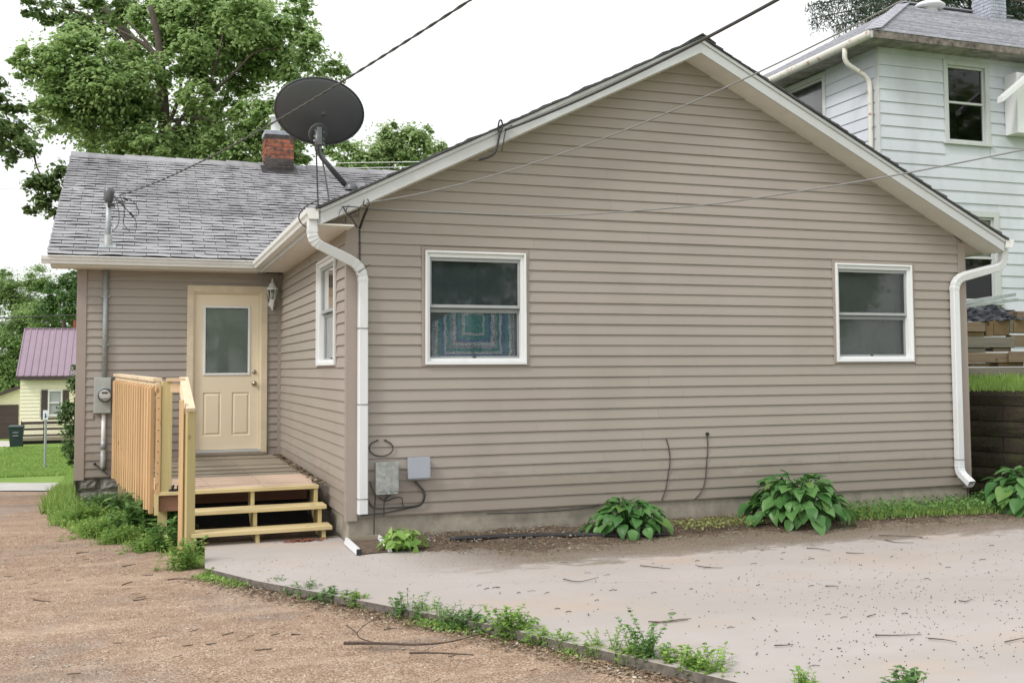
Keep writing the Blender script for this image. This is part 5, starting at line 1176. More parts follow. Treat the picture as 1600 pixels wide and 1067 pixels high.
# spruce behind the white house
def spruce(name, label, boughs, dep, trunk):
    b0 = at(dep, *trunk[0]); T = thing(name, (b0[0], b0[1], TZ), label, 'tree'); P = []; N = []; Dr = []
    pts = [np.array((b0[0], b0[1], TZ))]+[at(dep, *q) for q in trunk[1:]]; MB().tube(pts, [.35]*(len(pts)-1)+[.2], 9).build('trunk', M['bark'], T, True)
    for (u0, v0, u1, v1, n, hang) in boughs:
        n = int(n*1.5)
        a = at(dep, u0, v0); b = at(dep+random.uniform(-.8, .8), u1, v1); path = [a+(b-a)*t+np.array((0, 0, -.25*math.sin(t*2.2)*0)) for t in np.linspace(0, 1, 8)]
        MB().tube(path, [.05*(1-.8*i/8) for i in range(8)], 5).build('branch', M['bark'], T)
        t = RNG.uniform(.05, 1, n)**.8; base = a+(b-a)*t[:, None]; q = base+RNG.normal(0, .085, (n, 3)); drop = RNG.uniform(0, 1, n)**1.3*hang*(.35+.65*np.abs(np.sin(t*41+a[2]*9))); q[:, 2] -= drop; P.append(q)
        nn = RNG.normal(0, 1, (n, 3)); N.append(nn); dd = np.tile(np.array((0, 0, -1.)), (n, 1))+RNG.normal(0, .55, (n, 3)); Dr.append(dd)
    P = np.vstack(P); N = np.vstack(N); Dr = np.vstack(Dr); leafmesh('crown', P, N, RNG.uniform(.07, .2, len(P)), M['spruce'], wide=.3, dirs=Dr, parent=T); return T
spruce('spruce_tree', 'dark drooping conifer behind the white house roof and chimney', [(1600, -60, 1262, 10, 1500, .45), (1600, -40, 1268, 30, 1500, .5), (1580, -50, 1330, 0, 1400, .6), (1560, -20, 1300, 42, 900, .35), (1560, -40, 1380, 20, 900, .5), (1600, 0, 1480, 20, 1500, .5), (1520, -20, 1640, 20, 1500, .6), (1600, -30, 1440, -5, 1400, .5), (1540, 0, 1600, 35, 1400, .5), (1620, 10, 1490, 25, 600, .3), (1590, -20, 1340, 22, 700, .4)], 31, [(1530, 300), (1530, 60), (1530, -120)])
# far trees at the left, behind the yellow house
for lob, dep, lb, mt in (([(20, 455, 30), (60, 440, 26), (-10, 470, 30), (40, 480, 28), (10, 430, 12)], 85, 'loose-crowned pale tree far behind the plum roof, leftmost', 'far_tree'),
                         ([(100, 450, 24), (120, 470, 30), (85, 475, 26), (118, 430, 14), (128, 440, 20)], 70, 'taller tree behind the plum roof touching the wing corner', 'shrub'),
                         ([(20, 525, 36), (-10, 560, 40), (25, 570, 32), (5, 600, 30), (40, 500, 26)], 75, 'dense vine-covered bank of green left of the plum roof', 'far_tree'),
                         ([(75, 500, 20), (110, 505, 24), (60, 490, 22), (130, 500, 20)], 72, 'bushy green mass directly behind the plum roof ridge', 'far_tree'),
                         ([(-60, 540, 50), (-90, 480, 50)], 75, 'broad tree beyond the left border of the street', 'far_tree')):
    tree('far_tree', lb, lob, dep, M[mt], .17, 2400, kind='kite', trunk=[(lob[0][0], 640), (lob[0][0], lob[0][1]+10)], trunk_r=.3, spread=.42, sub=12)
tree('shrub', 'dark green shrub against the far left corner of the wing wall', [(104, 640, 15), (116, 600, 14), (112, 670, 18), (108, 700, 14), (120, 640, 20), (125, 590, 14), (118, 715, 14), (98, 655, 9), (116, 575, 6)], 19.5, M['shrub'], .06, 34000, trunk=[(118, 760), (118, 700), (117, 620)], trunk_r=.05, kind='leaf', sub=26, depjit=.3, cat='shrub')

# hostas: every leaf an object
def hleaf(L, W_, droop, fold):
    mb = MB(); nt_, ns = 7, 4
    for i in range(nt_+1):
        t = i/nt_; w = W_*(math.sin(math.pi*min(1, t**.62))**.9)*(1 if t < .98 else .2); ang = -droop*t; zc = .10*L*math.sin(t*math.pi*.6)-droop*L*.5*t*t
        for j in range(-ns//2, ns//2+1):
            s_ = j/(ns/2); mb.v.append((s_*w, L*t*(1-.12*droop*t), zc+fold*abs(s_)*w-.05*w*math.cos(s_*3.1)*math.sin(t*9)))
    k = ns+1
    for i in range(nt_):
        for j in range(ns): a = i*k+j; mb.f.append((a, a+1, a+k+1, a+k))
    return mb.mesh('leaf', M['hosta'], True)
HL = [hleaf(1, .34, .35, .25), hleaf(1, .38, .6, .18), hleaf(1, .30, .9, .3), hleaf(1, .36, .15, .35)]
def hosta(x, y, R_, Hh, n, label, z0=ZS+.03, leafL=.2):
    T = thing('hosta', (x, y, z0), label, 'plant', 'hostas along the gable wall')
    stems = MB()
    for i in range(n):
        t = i/n; ring = t**.7; az = i*2.39996+random.uniform(-.3, .3); rad = R_*(.10+.66*ring)*random.uniform(.8, 1.12); h = Hh*(.86-.74*ring**2.4)*random.uniform(.8, 1.15)+.02
        L = leafL*random.uniform(.7, 1.2)*(.72+.42*ring)
        px, py = x+rad*math.cos(az), y+rad*math.sin(az); py = min(py, -.09)
        o = mk('leaf', random.choice(HL), T); o.location = Vector((px, py, z0+h)); sc_ = L; o.scale = (sc_*random.uniform(.9, 1.15), sc_, sc_)
        o.rotation_euler = (random.uniform(.35, .75)-1.25*ring-random.uniform(0, .35), random.uniform(-.35, .35), az-math.pi/2+random.uniform(-.35, .35))
        stems.tube([(x+random.uniform(-.03, .03), y, z0), (x+(px-x)*.55, y+(py-y)*.55, z0+h*.75), (px, py, z0+h)], .004, 4)
    stems.build('stem', M['hosta'], T, kind='stuff'); return T
hosta(2.72, -.50, .47, .30, 140, 'medium hosta left of centre, beneath the two black wall cables', leafL=.15)
hosta(4.66, -.56, .70, .47, 200, 'largest hosta with broad leaves near the middle of the gable wall', leafL=.185)
hosta(7.60, -.75, .58, .46, 130, 'hosta cut by the right border in front of the retaining wall', leafL=.21)
def weedplant(name, x, y, z0, R_, Hh, nst, size, mat, label, group=None, cat='weed', ax=(1, 0), wide=.8):
    T = thing(name, (x, y, z0), label, cat, group); P = []; N = []; Dd = []; mb = MB()
    for k in range(nst):
        e = random.gauss(0, .55); f = random.gauss(0, .28); bx_, by_ = x+R_*(e*ax[0]-f*ax[1]), y+R_*(e*ax[1]+f*ax[0]); h = Hh*random.uniform(.25, 1.0)*math.exp(-.5*e*e); a = random.uniform(0, 6.28); ln_ = h*random.uniform(.1, .8)
        tip = np.array((bx_+ln_*math.cos(a), by_+ln_*math.sin(a), z0+h)); b0 = np.array((bx_, by_, z0-.01)); md = (b0+tip)/2+np.array((0, 0, h*.12)); mb.tube([b0, md, tip], [.0022, .0018, .001], 4)
        nn = max(3, int(h/.022)); 
        for q in range(nn):
            t = (q+.6)/nn; p = b0*(1-t)**2+2*md*t*(1-t)+tip*t*t; ph = q*1.571+a
            for sgn in (0, math.pi):
                d = np.array((math.cos(ph+sgn), math.sin(ph+sgn), random.uniform(-.1, .7))); L = size*random.uniform(.6, 1.25)*(1-.45*t); P.append(p+d*L*.5); Dd.append(d); N.append(np.array((random.gauss(0, .3), random.gauss(0, .3), 1.0))); 
    P = np.array(P); N = np.array(N); Dd = np.array(Dd); Lz = np.full(len(P), size)*RNG.uniform(.55, 1.2, len(P))
    leafmesh('leaves', P, N, Lz, M[mat], wide=wide, kind='leaf', dirs=Dd, parent=T); mb.build('stem', M[mat], T, kind='stuff'); return T
def clump(name, x, y, z0, R_, Hh, n, size, mat, label, upr=.6, kind='leaf', wide=1.1, group=None, cat='weed', stems=5):
    T = thing(name, (x, y, z0), label, cat, group)
    q = RNG.normal(0, 1, (n, 3)); q /= np.linalg.norm(q, axis=1)[:, None]; q *= RNG.uniform(0, 1, (n, 1))**.5; q[:, 2] = np.abs(q[:, 2]); P = np.array((x, y, z0))+q*np.array((R_, R_*.8, Hh))+np.array((0, 0, .01))
    N = q*np.array((.8, .8, .2))+np.array((0, 0, upr))+RNG.normal(0, .35, (n, 3)); Dd = q*np.array((1, 1, .5))+RNG.normal(0, .4, (n, 3))+np.array((0, 0, .1))
    leafmesh('leaves', P, N, RNG.uniform(.6, 1.3, n)*size, M[mat], wide=wide, kind=kind, dirs=Dd, parent=T)
    mb = MB()
    for k in range(stems):
        a = random.uniform(0, 6.28); r = R_*random.uniform(.1, .7); h = Hh*random.uniform(.6, 1.0); mb.tube([(x, y, z0-.01), (x+r*.5*math.cos(a), y+r*.5*math.sin(a), z0+h*.6), (x+r*math.cos(a), y+r*math.sin(a), z0+h)], .0022, 4)
    mb.build('stem', M[mat], T, kind='stuff'); return T
clump('leafy_plant', .40, -.60, ZS+.02, .23, .17, 150, .10, 'weed', 'low bright green crinkled plant beside the white drain trough', cat='plant')
rr = random.Random(9)
# weeds along the slab edge
wl = [(328, 905, .06, .05, 'tiny weed tuft at the slab corner'), (432, 922, .07, .07, 'small weed at the slab edge below the step'), (478, 936, .13, .09, 'spreading low weed on the slab edge under the red leaves'), (520, 944, .14, .08, 'grassy weed mat along the slab edge left of the branch'), (560, 952, .10, .08, 'small round weed at the slab edge above the branch fork'), (640, 968, .13, .13, 'weed with one tall lily-like shoot at the slab edge'), (672, 972, .12, .10, 'leafy weed right of the tall lily-like shoot'), (712, 985, .13, .12, 'bushy weed at the slab edge above the branch tip'), (740, 988, .10, .09, 'narrow weed touching the bushy one on its right'), (790, 998, .12, .16, 'upright pale weed at the slab edge, bottom centre'), (812, 1002, .12, .12, 'dense leafy weed beside the upright pale one'), (848, 1012, .09, .07, 'low weed in the gap between taller weeds'), (878, 1018, .08, .08, 'small three-leaved weed on the slab edge'), (925, 1030, .10, .06, 'flat weed just left of the tall star-topped weed'), (965, 1038, .12, .15, 'round-leaved weed beside the tall star-topped weed'), (1008, 1045, .12, .22, 'tallest weed with star-shaped leaves at the slab edge'), (1030, 1050, .11, .10, 'broad-leaved weed under the tallest one'), (1075, 1062, .14, .13, 'thick weed clump near the bottom border'), (1105, 1066, .12, .13, 'feathery weed clump right beside the thick one'), (1262, 1075, .06, .07, 'small weed cut by the bottom border'), (1415, 1082, .08, .10, 'bright weed at the bottom border near the dark stain')]
for (u, v, R_, h, lb) in wl:
    if v < 1070 or u < 1200: p = ong(u, v); z0 = float(gh(p[0], p[1]))+.012
    else: p = onp(2, ZS, u, v); z0 = ZS
    weedplant('weed', p[0], p[1], z0, R_*1.35, h*1.35+.02, int(14+200*R_), rr.uniform(.034, .054), rr.choice(['weed', 'weed', 'weed_dark']), lb, group='weeds along the slab edge', ax=(.5, -.85), wide=rr.uniform(.55, 1.1))
# weeds and grass left of the deck
for (u, v, R_, h, sz, mt, lb) in ((287, 893, .22, .30, .08, 'weed', 'light green fern-like weed in front of the step post'), (262, 862, .22, .32, .09, 'weed_dark', 'dark leafy weed left of the step post'), (283, 850, .12, .45, .10, 'weed_dark', 'tall weed stalk leaning on the step post'), (222, 838, .22, .42, .14, 'weed_dark', 'tall broad-leaved stalk under the picket skirt'), (195, 848, .30, .18, .05, 'weed', 'low bright ground cover below the pickets'), (160, 838, .32, .20, .05, 'weed', 'low bright ground cover under the stone foundation'), (235, 862, .26, .14, .05, 'weed', 'short weeds between the driveway and the step post'), (130, 820, .30, .24, .05, 'weed', 'thick weed patch at the stone foundation corner'), (165, 805, .35, .28, .05, 'weed_dark', 'shaded weeds against the stone foundation')):
    p = ong(u, v); weedplant('weed', p[0], p[1], float(gh(p[0], p[1])), R_*.9, h*1.1, int(150*R_/.2) if sz < .07 else int(34*R_/.2), sz*.8, mt, lb, group='weeds beside the deck', ax=(.9, .3), wide=.8)
def grass(name, P, n, hmin, hmax, mat, label, bounds, bias=1, zf=None, width=.006, cat='grass'):
    xy = sample(n, *bounds, P, bias); z = (zf or gh)(xy[:, 0], xy[:, 1]); a = RNG.uniform(0, 6.28, n); L = RNG.uniform(hmin, hmax, n); lean = RNG.uniform(.1, .6, n)*L; b = RNG.uniform(0, 6.28, n)
    w = np.stack([np.cos(a), np.sin(a), np.zeros(n)], 1)*width*RNG.uniform(.6, 1.3, (n, 1)); base = np.stack([xy[:, 0], xy[:, 1], z], 1); ln = np.stack([np.cos(b)*lean, np.sin(b)*lean, np.zeros(n)], 1)
    mid = base+ln*.35+np.stack([np.zeros(n), np.zeros(n), L*.6], 1); tip = base+ln+np.stack([np.zeros(n), np.zeros(n), L*.95], 1)
    V = np.stack([base-w, base+w, mid+w*.7, mid-w*.7, tip], 1).reshape(-1, 3); I = np.arange(n)*5; F = np.vstack([np.stack([I, I+1, I+2], 1), np.stack([I, I+2, I+3], 1), np.stack([I+3, I+2, I+4], 1)])
    o = mk(name, npmesh(name, V, F, mat)); o['kind'] = 'stuff'; o['label'] = label; o['category'] = cat; return o
def alongedge(n, w0, w1):
    E = np.array([(-1.35, -.82), (-1.0, -1.53), (-.60, -2.16), (-.243, -2.746), (.258, -3.538), (.739, -4.467), (1.09, -5.19), (1.5, -6.2)]); sg = np.linalg.norm(np.diff(E, axis=0), axis=1); cu = np.concatenate([[0], np.cumsum(sg)]); t = RNG.uniform(0, cu[-1], n)
    x = np.interp(t, cu, E[:, 0]); y = np.interp(t, cu, E[:, 1]); m_ = (np.sin(t*5.1)+np.sin(t*2.3+1)+np.sin(t*11.7)*.6)/2.6; o_ = w0+(w1-w0)*RNG.beta(1, 2.2, n); return np.stack([x-o_*.86, y-o_*.5], 1), m_
xy, m_ = alongedge(9000, .0, .20); xy = xy[m_+RNG.normal(0, .2, len(m_)) > .42]; n = len(xy)
Pp = np.stack([xy[:, 0], xy[:, 1], gh(xy[:, 0], xy[:, 1])+.02+RNG.uniform(0, .035, n)], 1)
o = leafmesh('edge_ground_cover', Pp, RNG.normal(0, .5, (n, 3))+np.array((0, 0, 1)), RNG.uniform(.012, .03, n), M['weed'], wide=1.1); o['kind'] = 'stuff'; o['label'] = 'sparse creeping weeds in the crack along the slab edge'; o['category'] = 'ground cover'
xy, m_ = alongedge(6000, -.01, .30); n = len(xy)
flakes(n, xy, gh(xy[:, 0], xy[:, 1])+.026+RNG.uniform(0, .006, n), .003, .012, M['chips'], 'edge_litter', label='dark leaf litter lying along the slab edge', category='leaf litter')
gp = [tuple(ong(*q)[:2]) for q in ((72, 800), (76, 820), (130, 842), (230, 862), (292, 884), (300, 850), (240, 800), (128, 790), (122, 748), (108, 742), (88, 760))]
xs_ = [p[0] for p in gp]; ys_ = [p[1] for p in gp]
grass('grass', gp, 13000, .03, .12, M['grassblade'], 'bright uncut grass between the driveway and the wing wall', (min(xs_), max(xs_), min(ys_), max(ys_)))
n = 9000; xy = sample(n, min(xs_), max(xs_), min(ys_), max(ys_), gp); Pp = np.stack([xy[:, 0], xy[:, 1], gh(xy[:, 0], xy[:, 1])+RNG.uniform(.01, .12, n)], 1)
o = leafmesh('ground_cover', Pp, RNG.normal(0, .5, (n, 3))+np.array((0, 0, 1)), RNG.uniform(.02, .045, n), M['weed'], wide=1.2); o['kind'] = 'stuff'; o['label'] = 'bright leafy ground cover beside the deck and stone foundation'; o['category'] = 'ground cover'
vp = [tuple(ong(*q)[:2]) for q in ((62, 806), (78, 782), (92, 768), (108, 735), (128, 742), (130, 800), (110, 812))]
xs_ = [p[0] for p in vp]; ys_ = [p[1] for p in vp]
grass('tall_grass', vp, 6000, .10, .28, M['grassblade'], 'taller grass strip at the far corner of the wing wall', (min(xs_), max(xs_), min(ys_), max(ys_)), width=.008)
lp = [tuple(ong(*q)[:2]) for q in ((-40, 700), (130, 700), (130, 742), (-40, 748))]
xs_ = [p[0] for p in lp]; ys_ = [p[1] for p in lp]
grass('lawn_grass', lp, 24000, .05, .12, M['grassblade'], 'mown lawn in front of the yellow house', (min(xs_), max(xs_), min(ys_), max(ys_)), width=.03)
bp_ = [(5.0, -.62), (5.2, -.05), (7.4, -.05), (8.3, .5), (8.35, -.8), (7.6, -.95), (6.6, -.78), (5.6, -.72)]
grass('ground_weeds', bp_, 3200, .02, .10, M['grassblade'], 'mixed grass and weeds in the bed right of the largest hosta', (4.9, 8.4, -1.2, .5), zf=lambda x, y: np.full(x.shape, ZS+.02))
n = 5200; xy = sample(n, 4.9, 8.4, -1.2, .5, bp_); Pp = np.stack([xy[:, 0], xy[:, 1], ZS+.02+RNG.uniform(.0, .13, n)], 1)
o = leafmesh('ground_cover', Pp, RNG.normal(0, .5, (n, 3))+np.array((0, 0, 1)), RNG.uniform(.02, .045, n), M['weed_dark'], wide=1.3); o['kind'] = 'stuff'; o['label'] = 'small leafy ground cover under the right downspout'; o['category'] = 'ground cover'
cp = [(3.25, -.75), (3.3, -.25), (4.2, -.2), (4.3, -.7)]; n = 900; xy = sample(n, 3.2, 4.3, -.8, -.2, cp); Pp = np.stack([xy[:, 0], xy[:, 1], ZS+.045+RNG.uniform(.0, .04, n)], 1)
o = leafmesh('ground_cover', Pp, RNG.normal(0, .5, (n, 3))+np.array((0, 0, 1)), RNG.uniform(.015, .035, n), M['yellowweed'], wide=1.5); o['kind'] = 'stuff'; o['label'] = 'yellowish creeping ground cover between the two hostas'; o['category'] = 'ground cover'
tp = [(8.25, .9), (8.4, 3.5), (12.5, 3.9), (13, -.9), (9.0, -.8)]
grass('terrace_grass', tp, 16000, .05, .14, M['grassblade'], 'sunlit grass strip on top of the retaining wall', (8.2, 13, -1, 4), zf=lambda x, y: tz(x, y))

# ================================================================ RIGHT SIDE: retaining wall, timber stack
RW = thing('retaining_wall', (8.4, .5, -.4), 'dark mossy timber retaining wall at the right edge of the house', 'retaining wall')
rr = random.Random(4); hb = .197
for ci in range(7):
    zt = TZ+.02-ci*hb; zb = zt-hb
    off = .8 if ci % 2 else .2
    # walk along the polyline
    P = [Vector((a, b, 0)) for a, b in rw[1:]]; segs = [(P[i], P[i+1]) for i in range(len(P)-1)]; Ltot = sum((b-a).length for a, b in segs)
    def pt(s_):
        for a, b in segs:
            L = (b-a).length
            if s_ <= L: return a.lerp(b, s_/L), (b-a).normalized()
            s_ -= L
        return segs[-1][1], (segs[-1][1]-segs[-1][0]).normalized()
    s_ = -off
    while s_ < Ltot:
        a = max(0, s_)+.004; b = min(Ltot, s_+1.6)-.004
        if b-a > .05:
            pa, da = pt(a); pb, db = pt(b); nrm = Vector((-da.y, da.x, 0)); nrm = nrm if nrm.x < 0 else -nrm; batter = ci*.012
            mb = MB(); j = rr.uniform(-.008, .008); nx_, nz_ = 5, 3; g0 = 0; d_ = pb-pa
            for i in range(nz_+1):
                for k in range(nx_+1):
                    e = (i in (0, nz_) or k in (0, nx_)); p = pt(a+(b-a)*k/nx_)[0]+nrm*(batter+j+(-.014 if e else rr.uniform(-.006, .018)))
                    mb.v.append((p.x, p.y, zb+.005+(hb-.010)*i/nz_))
            for i in range(nz_):
                for k in range(nx_): q = i*(nx_+1)+k; mb.f.append((q, q+1, q+nx_+2, q+nx_+1))
            A = [pa+nrm*(batter-.014), pb+nrm*(batter-.014), pb-nrm*.2, pa-nrm*.2]
            mb.hexa([(q.x, q.y, zb+.005) for q in A]+[(q.x, q.y, zt-.005) for q in A]); mb.build('timber', M['retblock'], RW)
        s_ += 1.6
mb = MB()
for a, b in segs:
    n_ = Vector((-(b-a).y, (b-a).x, 0)).normalized(); n_ = n_ if n_.x < 0 else -n_; mb.poly([tuple(a-n_*.03+Vector((0, 0, -.6))), tuple(b-n_*.03+Vector((0, 0, -.6))), tuple(b-n_*.03+Vector((0, 0, TZ-.01))), tuple(a-n_*.03+Vector((0, 0, TZ-.01)))])
mb.build('backing', M['dark'], RW)
# timber stack: each timber a thing
yk = 2.3
def tb(u0, u1, v0, v1, y0, y1, mat, label, name='timber', **kw):
    a = onp(1, y0, u0, v1); b = onp(1, y0, u1, v0); mb = MB().box(a[0], b[0], y0, y1, a[2], b[2]); o = mb.build(name, M[mat], None, bevel=.008); o['label'] = label; o['category'] = 'timber'; o['group'] = 'timbers in the stack above the retaining wall'
    return o
M['timber_x'] = wood('stacked_timber', (.15, .11, .075), (.30, .22, .15), (2, 40, 40), rnd=.4, bump=.6)
M['timber_g'] = wood('stacked_grey_timber', (.15, .135, .11), (.27, .24, .20), (2, 40, 40), rnd=.3, bump=.6)
M['timber_end'] = wood('cut_timber_end', (.14, .09, .045), (.27, .18, .09), (14, 14, 14), rnd=.5, bump=.6)
tb(1480, 1700, 573, 589.5, 2.0, 2.14, 'timber_g', 'lowest long grey timber of the stack on the terrace')
tb(1480, 1640, 551, 567, 2.02, 2.16, 'timber_x', 'brown plank in the second layer of the timber stack')
tb(1578, 1700, 549, 566, 1.97, 2.00, 'timber_x', 'pale splintered board end overlapping the second layer at right')
tb(1480, 1586, 526.5, 543, 2.02, 2.16, 'timber_g', 'greenish grey timber of the third layer in the stack')
tb(1582, 1700, 524, 541, 2.03, 2.16, 'timber_x', 'brown timber continuing the third layer at right')
tb(1515, 1546, 567.2, 573, 2.05, 2.3, 'timber_end', 'thin crosswise spacer low in the stack')
tb(1560, 1600, 566.2, 572.8, 2.05, 2.3, 'timber_end', 'second crosswise spacer low in the stack, to the right')
tb(1512, 1540, 543.3, 550.8, 2.05, 2.3, 'timber_g', 'crosswise spacer under the third layer, left')
tb(1552, 1580, 543.3, 549, 2.05, 2.3, 'timber_x', 'crosswise spacer under the third layer, middle')
for i, (u0, u1, v0, v1, m_, lb) in enumerate(((1500, 1540, 503, 518, 'timber_x', 'cut brown block at the left of the top layer'), (1541, 1552, 502, 525, 'timber_end', 'narrow light end between blocks of the top layer'), (1553, 1577, 499, 524, 'timber_end', 'mossy brown log end in the middle of the top layer'), (1578, 1583, 500, 520, 'timber_g', 'thin pale upright sliver in the top layer'), (1584, 1700, 497, 520, 'timber_end', 'rusty brown log ends at the right of the top layer'), (1590, 1640, 487, 497, 'timber_x', 'short block on top of the stack under the tarp edge'))):
    tb(u0, u1, v0, v1, 2.0+.02*i, 2.3, m_, lb)
tb(1500, 1538, 518.5, 525.8, 2.04, 2.3, 'timber_end', 'thin brown slab under the cut block of the top layer')
# dark back of the stack
# tarp
TP = np.array; u0, u1 = 1480, 1600
mb = MB(); nx_, nz_ = 26, 8; M['tarp'] = simple('black_plastic_sheet', (.03, .033, .045), .28, nscale=6, var=.3, bump=.3); rr = random.Random(8)
for i in range(nz_+1):
    for j in range(nx_+1):
        u_ = u0+(u1-u0)*j/nx_; top = np.interp(u_, [1480, 1510, 1535, 1555, 1570, 1590, 1600], [478, 482, 478, 474, 482, 488, 492]); bot = np.interp(u_, [1480, 1510, 1535, 1570, 1600], [502, 503, 502, 500, 498])
        t = i/nz_; p = onp(1, 2.02+.28*t, u_, bot+(top-bot)*t); mb.v.append((p[0], p[1]+.05*math.sin(j*.9+i*1.3)+rr.uniform(-.02, .02), p[2]+.012*math.sin(j*1.7+i)))
for i in range(nz_):
    for j in range(nx_): a = i*(nx_+1)+j; mb.f.append((a, a+1, a+nx_+2, a+nx_+1))
o = mb.build('tarp', M['tarp'], None); o['label'] = 'crumpled black plastic sheet over the timber stack'; o['category'] = 'tarp'
PB = thing('folded_poles', tuple(onp(1, 2.1, 1530, 475)), 'bundle of pale grey metal rails lying slanted on the black sheet', 'metal rails')
for (a, b, w) in (((1470, 478), (1586, 460), .045), ((1470, 484), (1590, 468), .04), ((1470, 481), (1560, 466), .03)):
    MB().beam(onp(1, 2.0+w, *a), onp(1, 2.0+w, *b), w, w*1.1).build('rail', M['galv'], PB, bevel=.005)

# ================================================================ WHITE HOUSE
WH = thing('house', (12, 7, TZ), 'white two-storey neighbour house with grey hip roof at upper right', 'house')
HX, HY = 9.66, 4.193; HT = 6.72; HXR, HYB = 19.5, 11.2
whf = lambda a, o_, z: (a, HY-o_, z); whl = lambda a, o_, z: (HX-o_, a, z)
uw = (10.992, 11.975, 5.19, 6.66); lw = (10.55, 12.10, 2.45, 4.07); sw2 = (5.62, 6.9, 5.2, 6.72)
fw = wallback('wall', whf, HX, HXR, TZ, HT, [(w[0]+.05, w[1]-.05, w[2]+.05, w[3]-.05) for w in (uw, lw)], M['siding_white'], WH)
wallboards(fw, whf, TZ+.05, 28, .205, lambda z: (HX+.0, HXR), [uw, lw], M['siding_white'], lap=.018, seam=30)
lwall = wallback('wall', whl, HY, HYB, TZ, HT, [(sw2[0]+.05, sw2[1]-.05, sw2[2]+.05, sw2[3]-.05)], M['siding_white'], WH)
wallboards(lwall, whl, TZ+.05, 28, .205, lambda z: (HY+.0, HYB), [sw2], M['siding_white'], lap=.018, seam=30)
mb = MB(); mb.poly([(HXR, HY, TZ), (HXR, HYB, TZ), (HXR, HYB, HT), (HXR, HY, HT)]); mb.poly([(HX, HYB, TZ), (HXR, HYB, TZ), (HXR, HYB, HT), (HX, HYB, HT)]); mb.build('wall', M['siding_white'], WH)
M['oldtrim'] = dirtywhite('weathered_trim', (.50, .52, .52), .6)
def window2(mp, a0, a1, z0, z1, parent, gm='glass_old', meet=.5, trim=.09, blind=False):
    w = part('window', parent)
    def bx(name, p0, p1, q0, q1, r0, r1, mat): return MB().hexa([mp(p0, q0, r0), mp(p1, q0, r0), mp(p1, q1, r0), mp(p0, q1, r0), mp(p0, q0, r1), mp(p1, q0, r1), mp(p1, q1, r1), mp(p0, q1, r1)]).build(name, mat, w, bevel=.004)
    bx('casing', a0, a0+trim, -.04, .03, z0+.05, z1, M['oldtrim']); bx('casing', a1-trim, a1, -.04, .03, z0+.05, z1, M['oldtrim']); bx('casing', a0+trim, a1-trim, -.04, .03, z1-trim, z1, M['oldtrim']); bx('sill', a0-.03, a1+.03, -.04, .06, z0, z0+.048, M['oldtrim'])
    i0, i1, j0, j1 = a0+trim, a1-trim, z0+.05, z1-trim; mz = j0+(j1-j0)*meet
    for (p0, p1, r0, r1, q) in ((i0, i0+.035, j0, j1, .0), (i1-.035, i1, j0, j1, .0), (i0+.035, i1-.035, j1-.04, j1, 0), (i0+.035, i1-.035, j0, j0+.05, 0), (i0+.035, i1-.035, mz-.02, mz+.02, 0)):
        bx('sash', p0, p1, -.06, -.012, r0, r1, M['oldtrim'])
    for (r0, r1) in ((j0+.05, mz-.02), (mz+.02, j1-.04)): MB().poly([mp(i0+.035, -.04, r0), mp(i1-.035, -.04, r0), mp(i1-.035, -.04, r1), mp(i0+.035, -.04, r1)]).build('pane', M[gm], w)
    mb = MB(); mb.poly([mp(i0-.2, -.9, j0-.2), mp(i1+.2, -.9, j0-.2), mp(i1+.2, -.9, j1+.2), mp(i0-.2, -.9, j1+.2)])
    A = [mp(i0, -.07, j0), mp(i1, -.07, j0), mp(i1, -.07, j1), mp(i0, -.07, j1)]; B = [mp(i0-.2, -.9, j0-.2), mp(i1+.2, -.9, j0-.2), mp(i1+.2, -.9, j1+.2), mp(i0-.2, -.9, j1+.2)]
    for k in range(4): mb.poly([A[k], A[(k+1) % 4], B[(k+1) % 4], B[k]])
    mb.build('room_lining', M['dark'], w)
    if blind: MB().poly([mp(i0, -.065, mz+.02), mp(i1, -.065, mz+.02), mp(i1, -.065, j1), mp(i0, -.065, j1)]).build('shade', M['soffit'], w)
window2(whf, *uw, WH, meet=.52); window2(whf, *lw, WH, meet=.52, trim=.11, blind=True); window2(whl, *sw2, WH, 'glass_dull', meet=.5)
# corner board, frieze, soffit
MB().box(HX-.02, HX+.0, HY-.02, HY+.08, TZ, HT-.05).build('corner_board', M['oldtrim'], WH)
# eaves and hip roof
OV = .45; EZ = 6.74; s_ = .55
x0, x1, y0, y1 = HX-OV, HXR+OV, HY-OV, HYB+OV; hh = (y1-y0)/2; RZ = EZ+.09+hh*s_
whr = part('roof', WH)
mb = MB(); mb.poly([(x0, y0, EZ), (x1, y0, EZ), (x1, y1, EZ), (x0, y1, EZ)]); mb.build('soffit', simple('peeling_soffit', (.30, .28, .26), .8, nscale=6, var=.6), whr)
M['peel'] = simple('peeling_fascia', (.20, .17, .15), .9, nscale=7, var=.8, bump=.5)
MB().box(x0-.0, x1, y0-.02, y0, EZ-.02, EZ+.10).build('fascia', M['peel'], whr); MB().box(x0-.02, x0, y0, y1, EZ-.02, EZ+.10).build('fascia', M['oldtrim'], whr)
rr = random.Random(6); sl_len = hh
nrow = 34; 
def course(face, k):
    a = k/nrow; b = (k+1.25)/nrow; lift = .02
    def P(t, along, up):
        z = EZ+.09+hh*s_*t+up; ins = hh*t
        if face == 'front': return (x0+ins+(x1-x0-2*ins)*along, y0+ins-.02, z)
        return (x0+ins-.02, y1-ins-(y1-y0-2*ins)*along, z)
    mb = MB(); n_ = 26; base = 0
    for j in range(n_+1):
        al = j/n_; w = rr.uniform(-.004, .007); mb.v += [P(a, al, -.0+w*.3), P(a, al, lift+w), P(min(1, b), al, .003)]
    for j in range(n_): q = j*3; mb.f += [(q, q+3, q+4, q+1), (q+1, q+4, q+5, q+2)]
    mb.build('shingle_course', M['shingle_white'], whr)
for k in range(nrow): course('front', k); course('left', k)
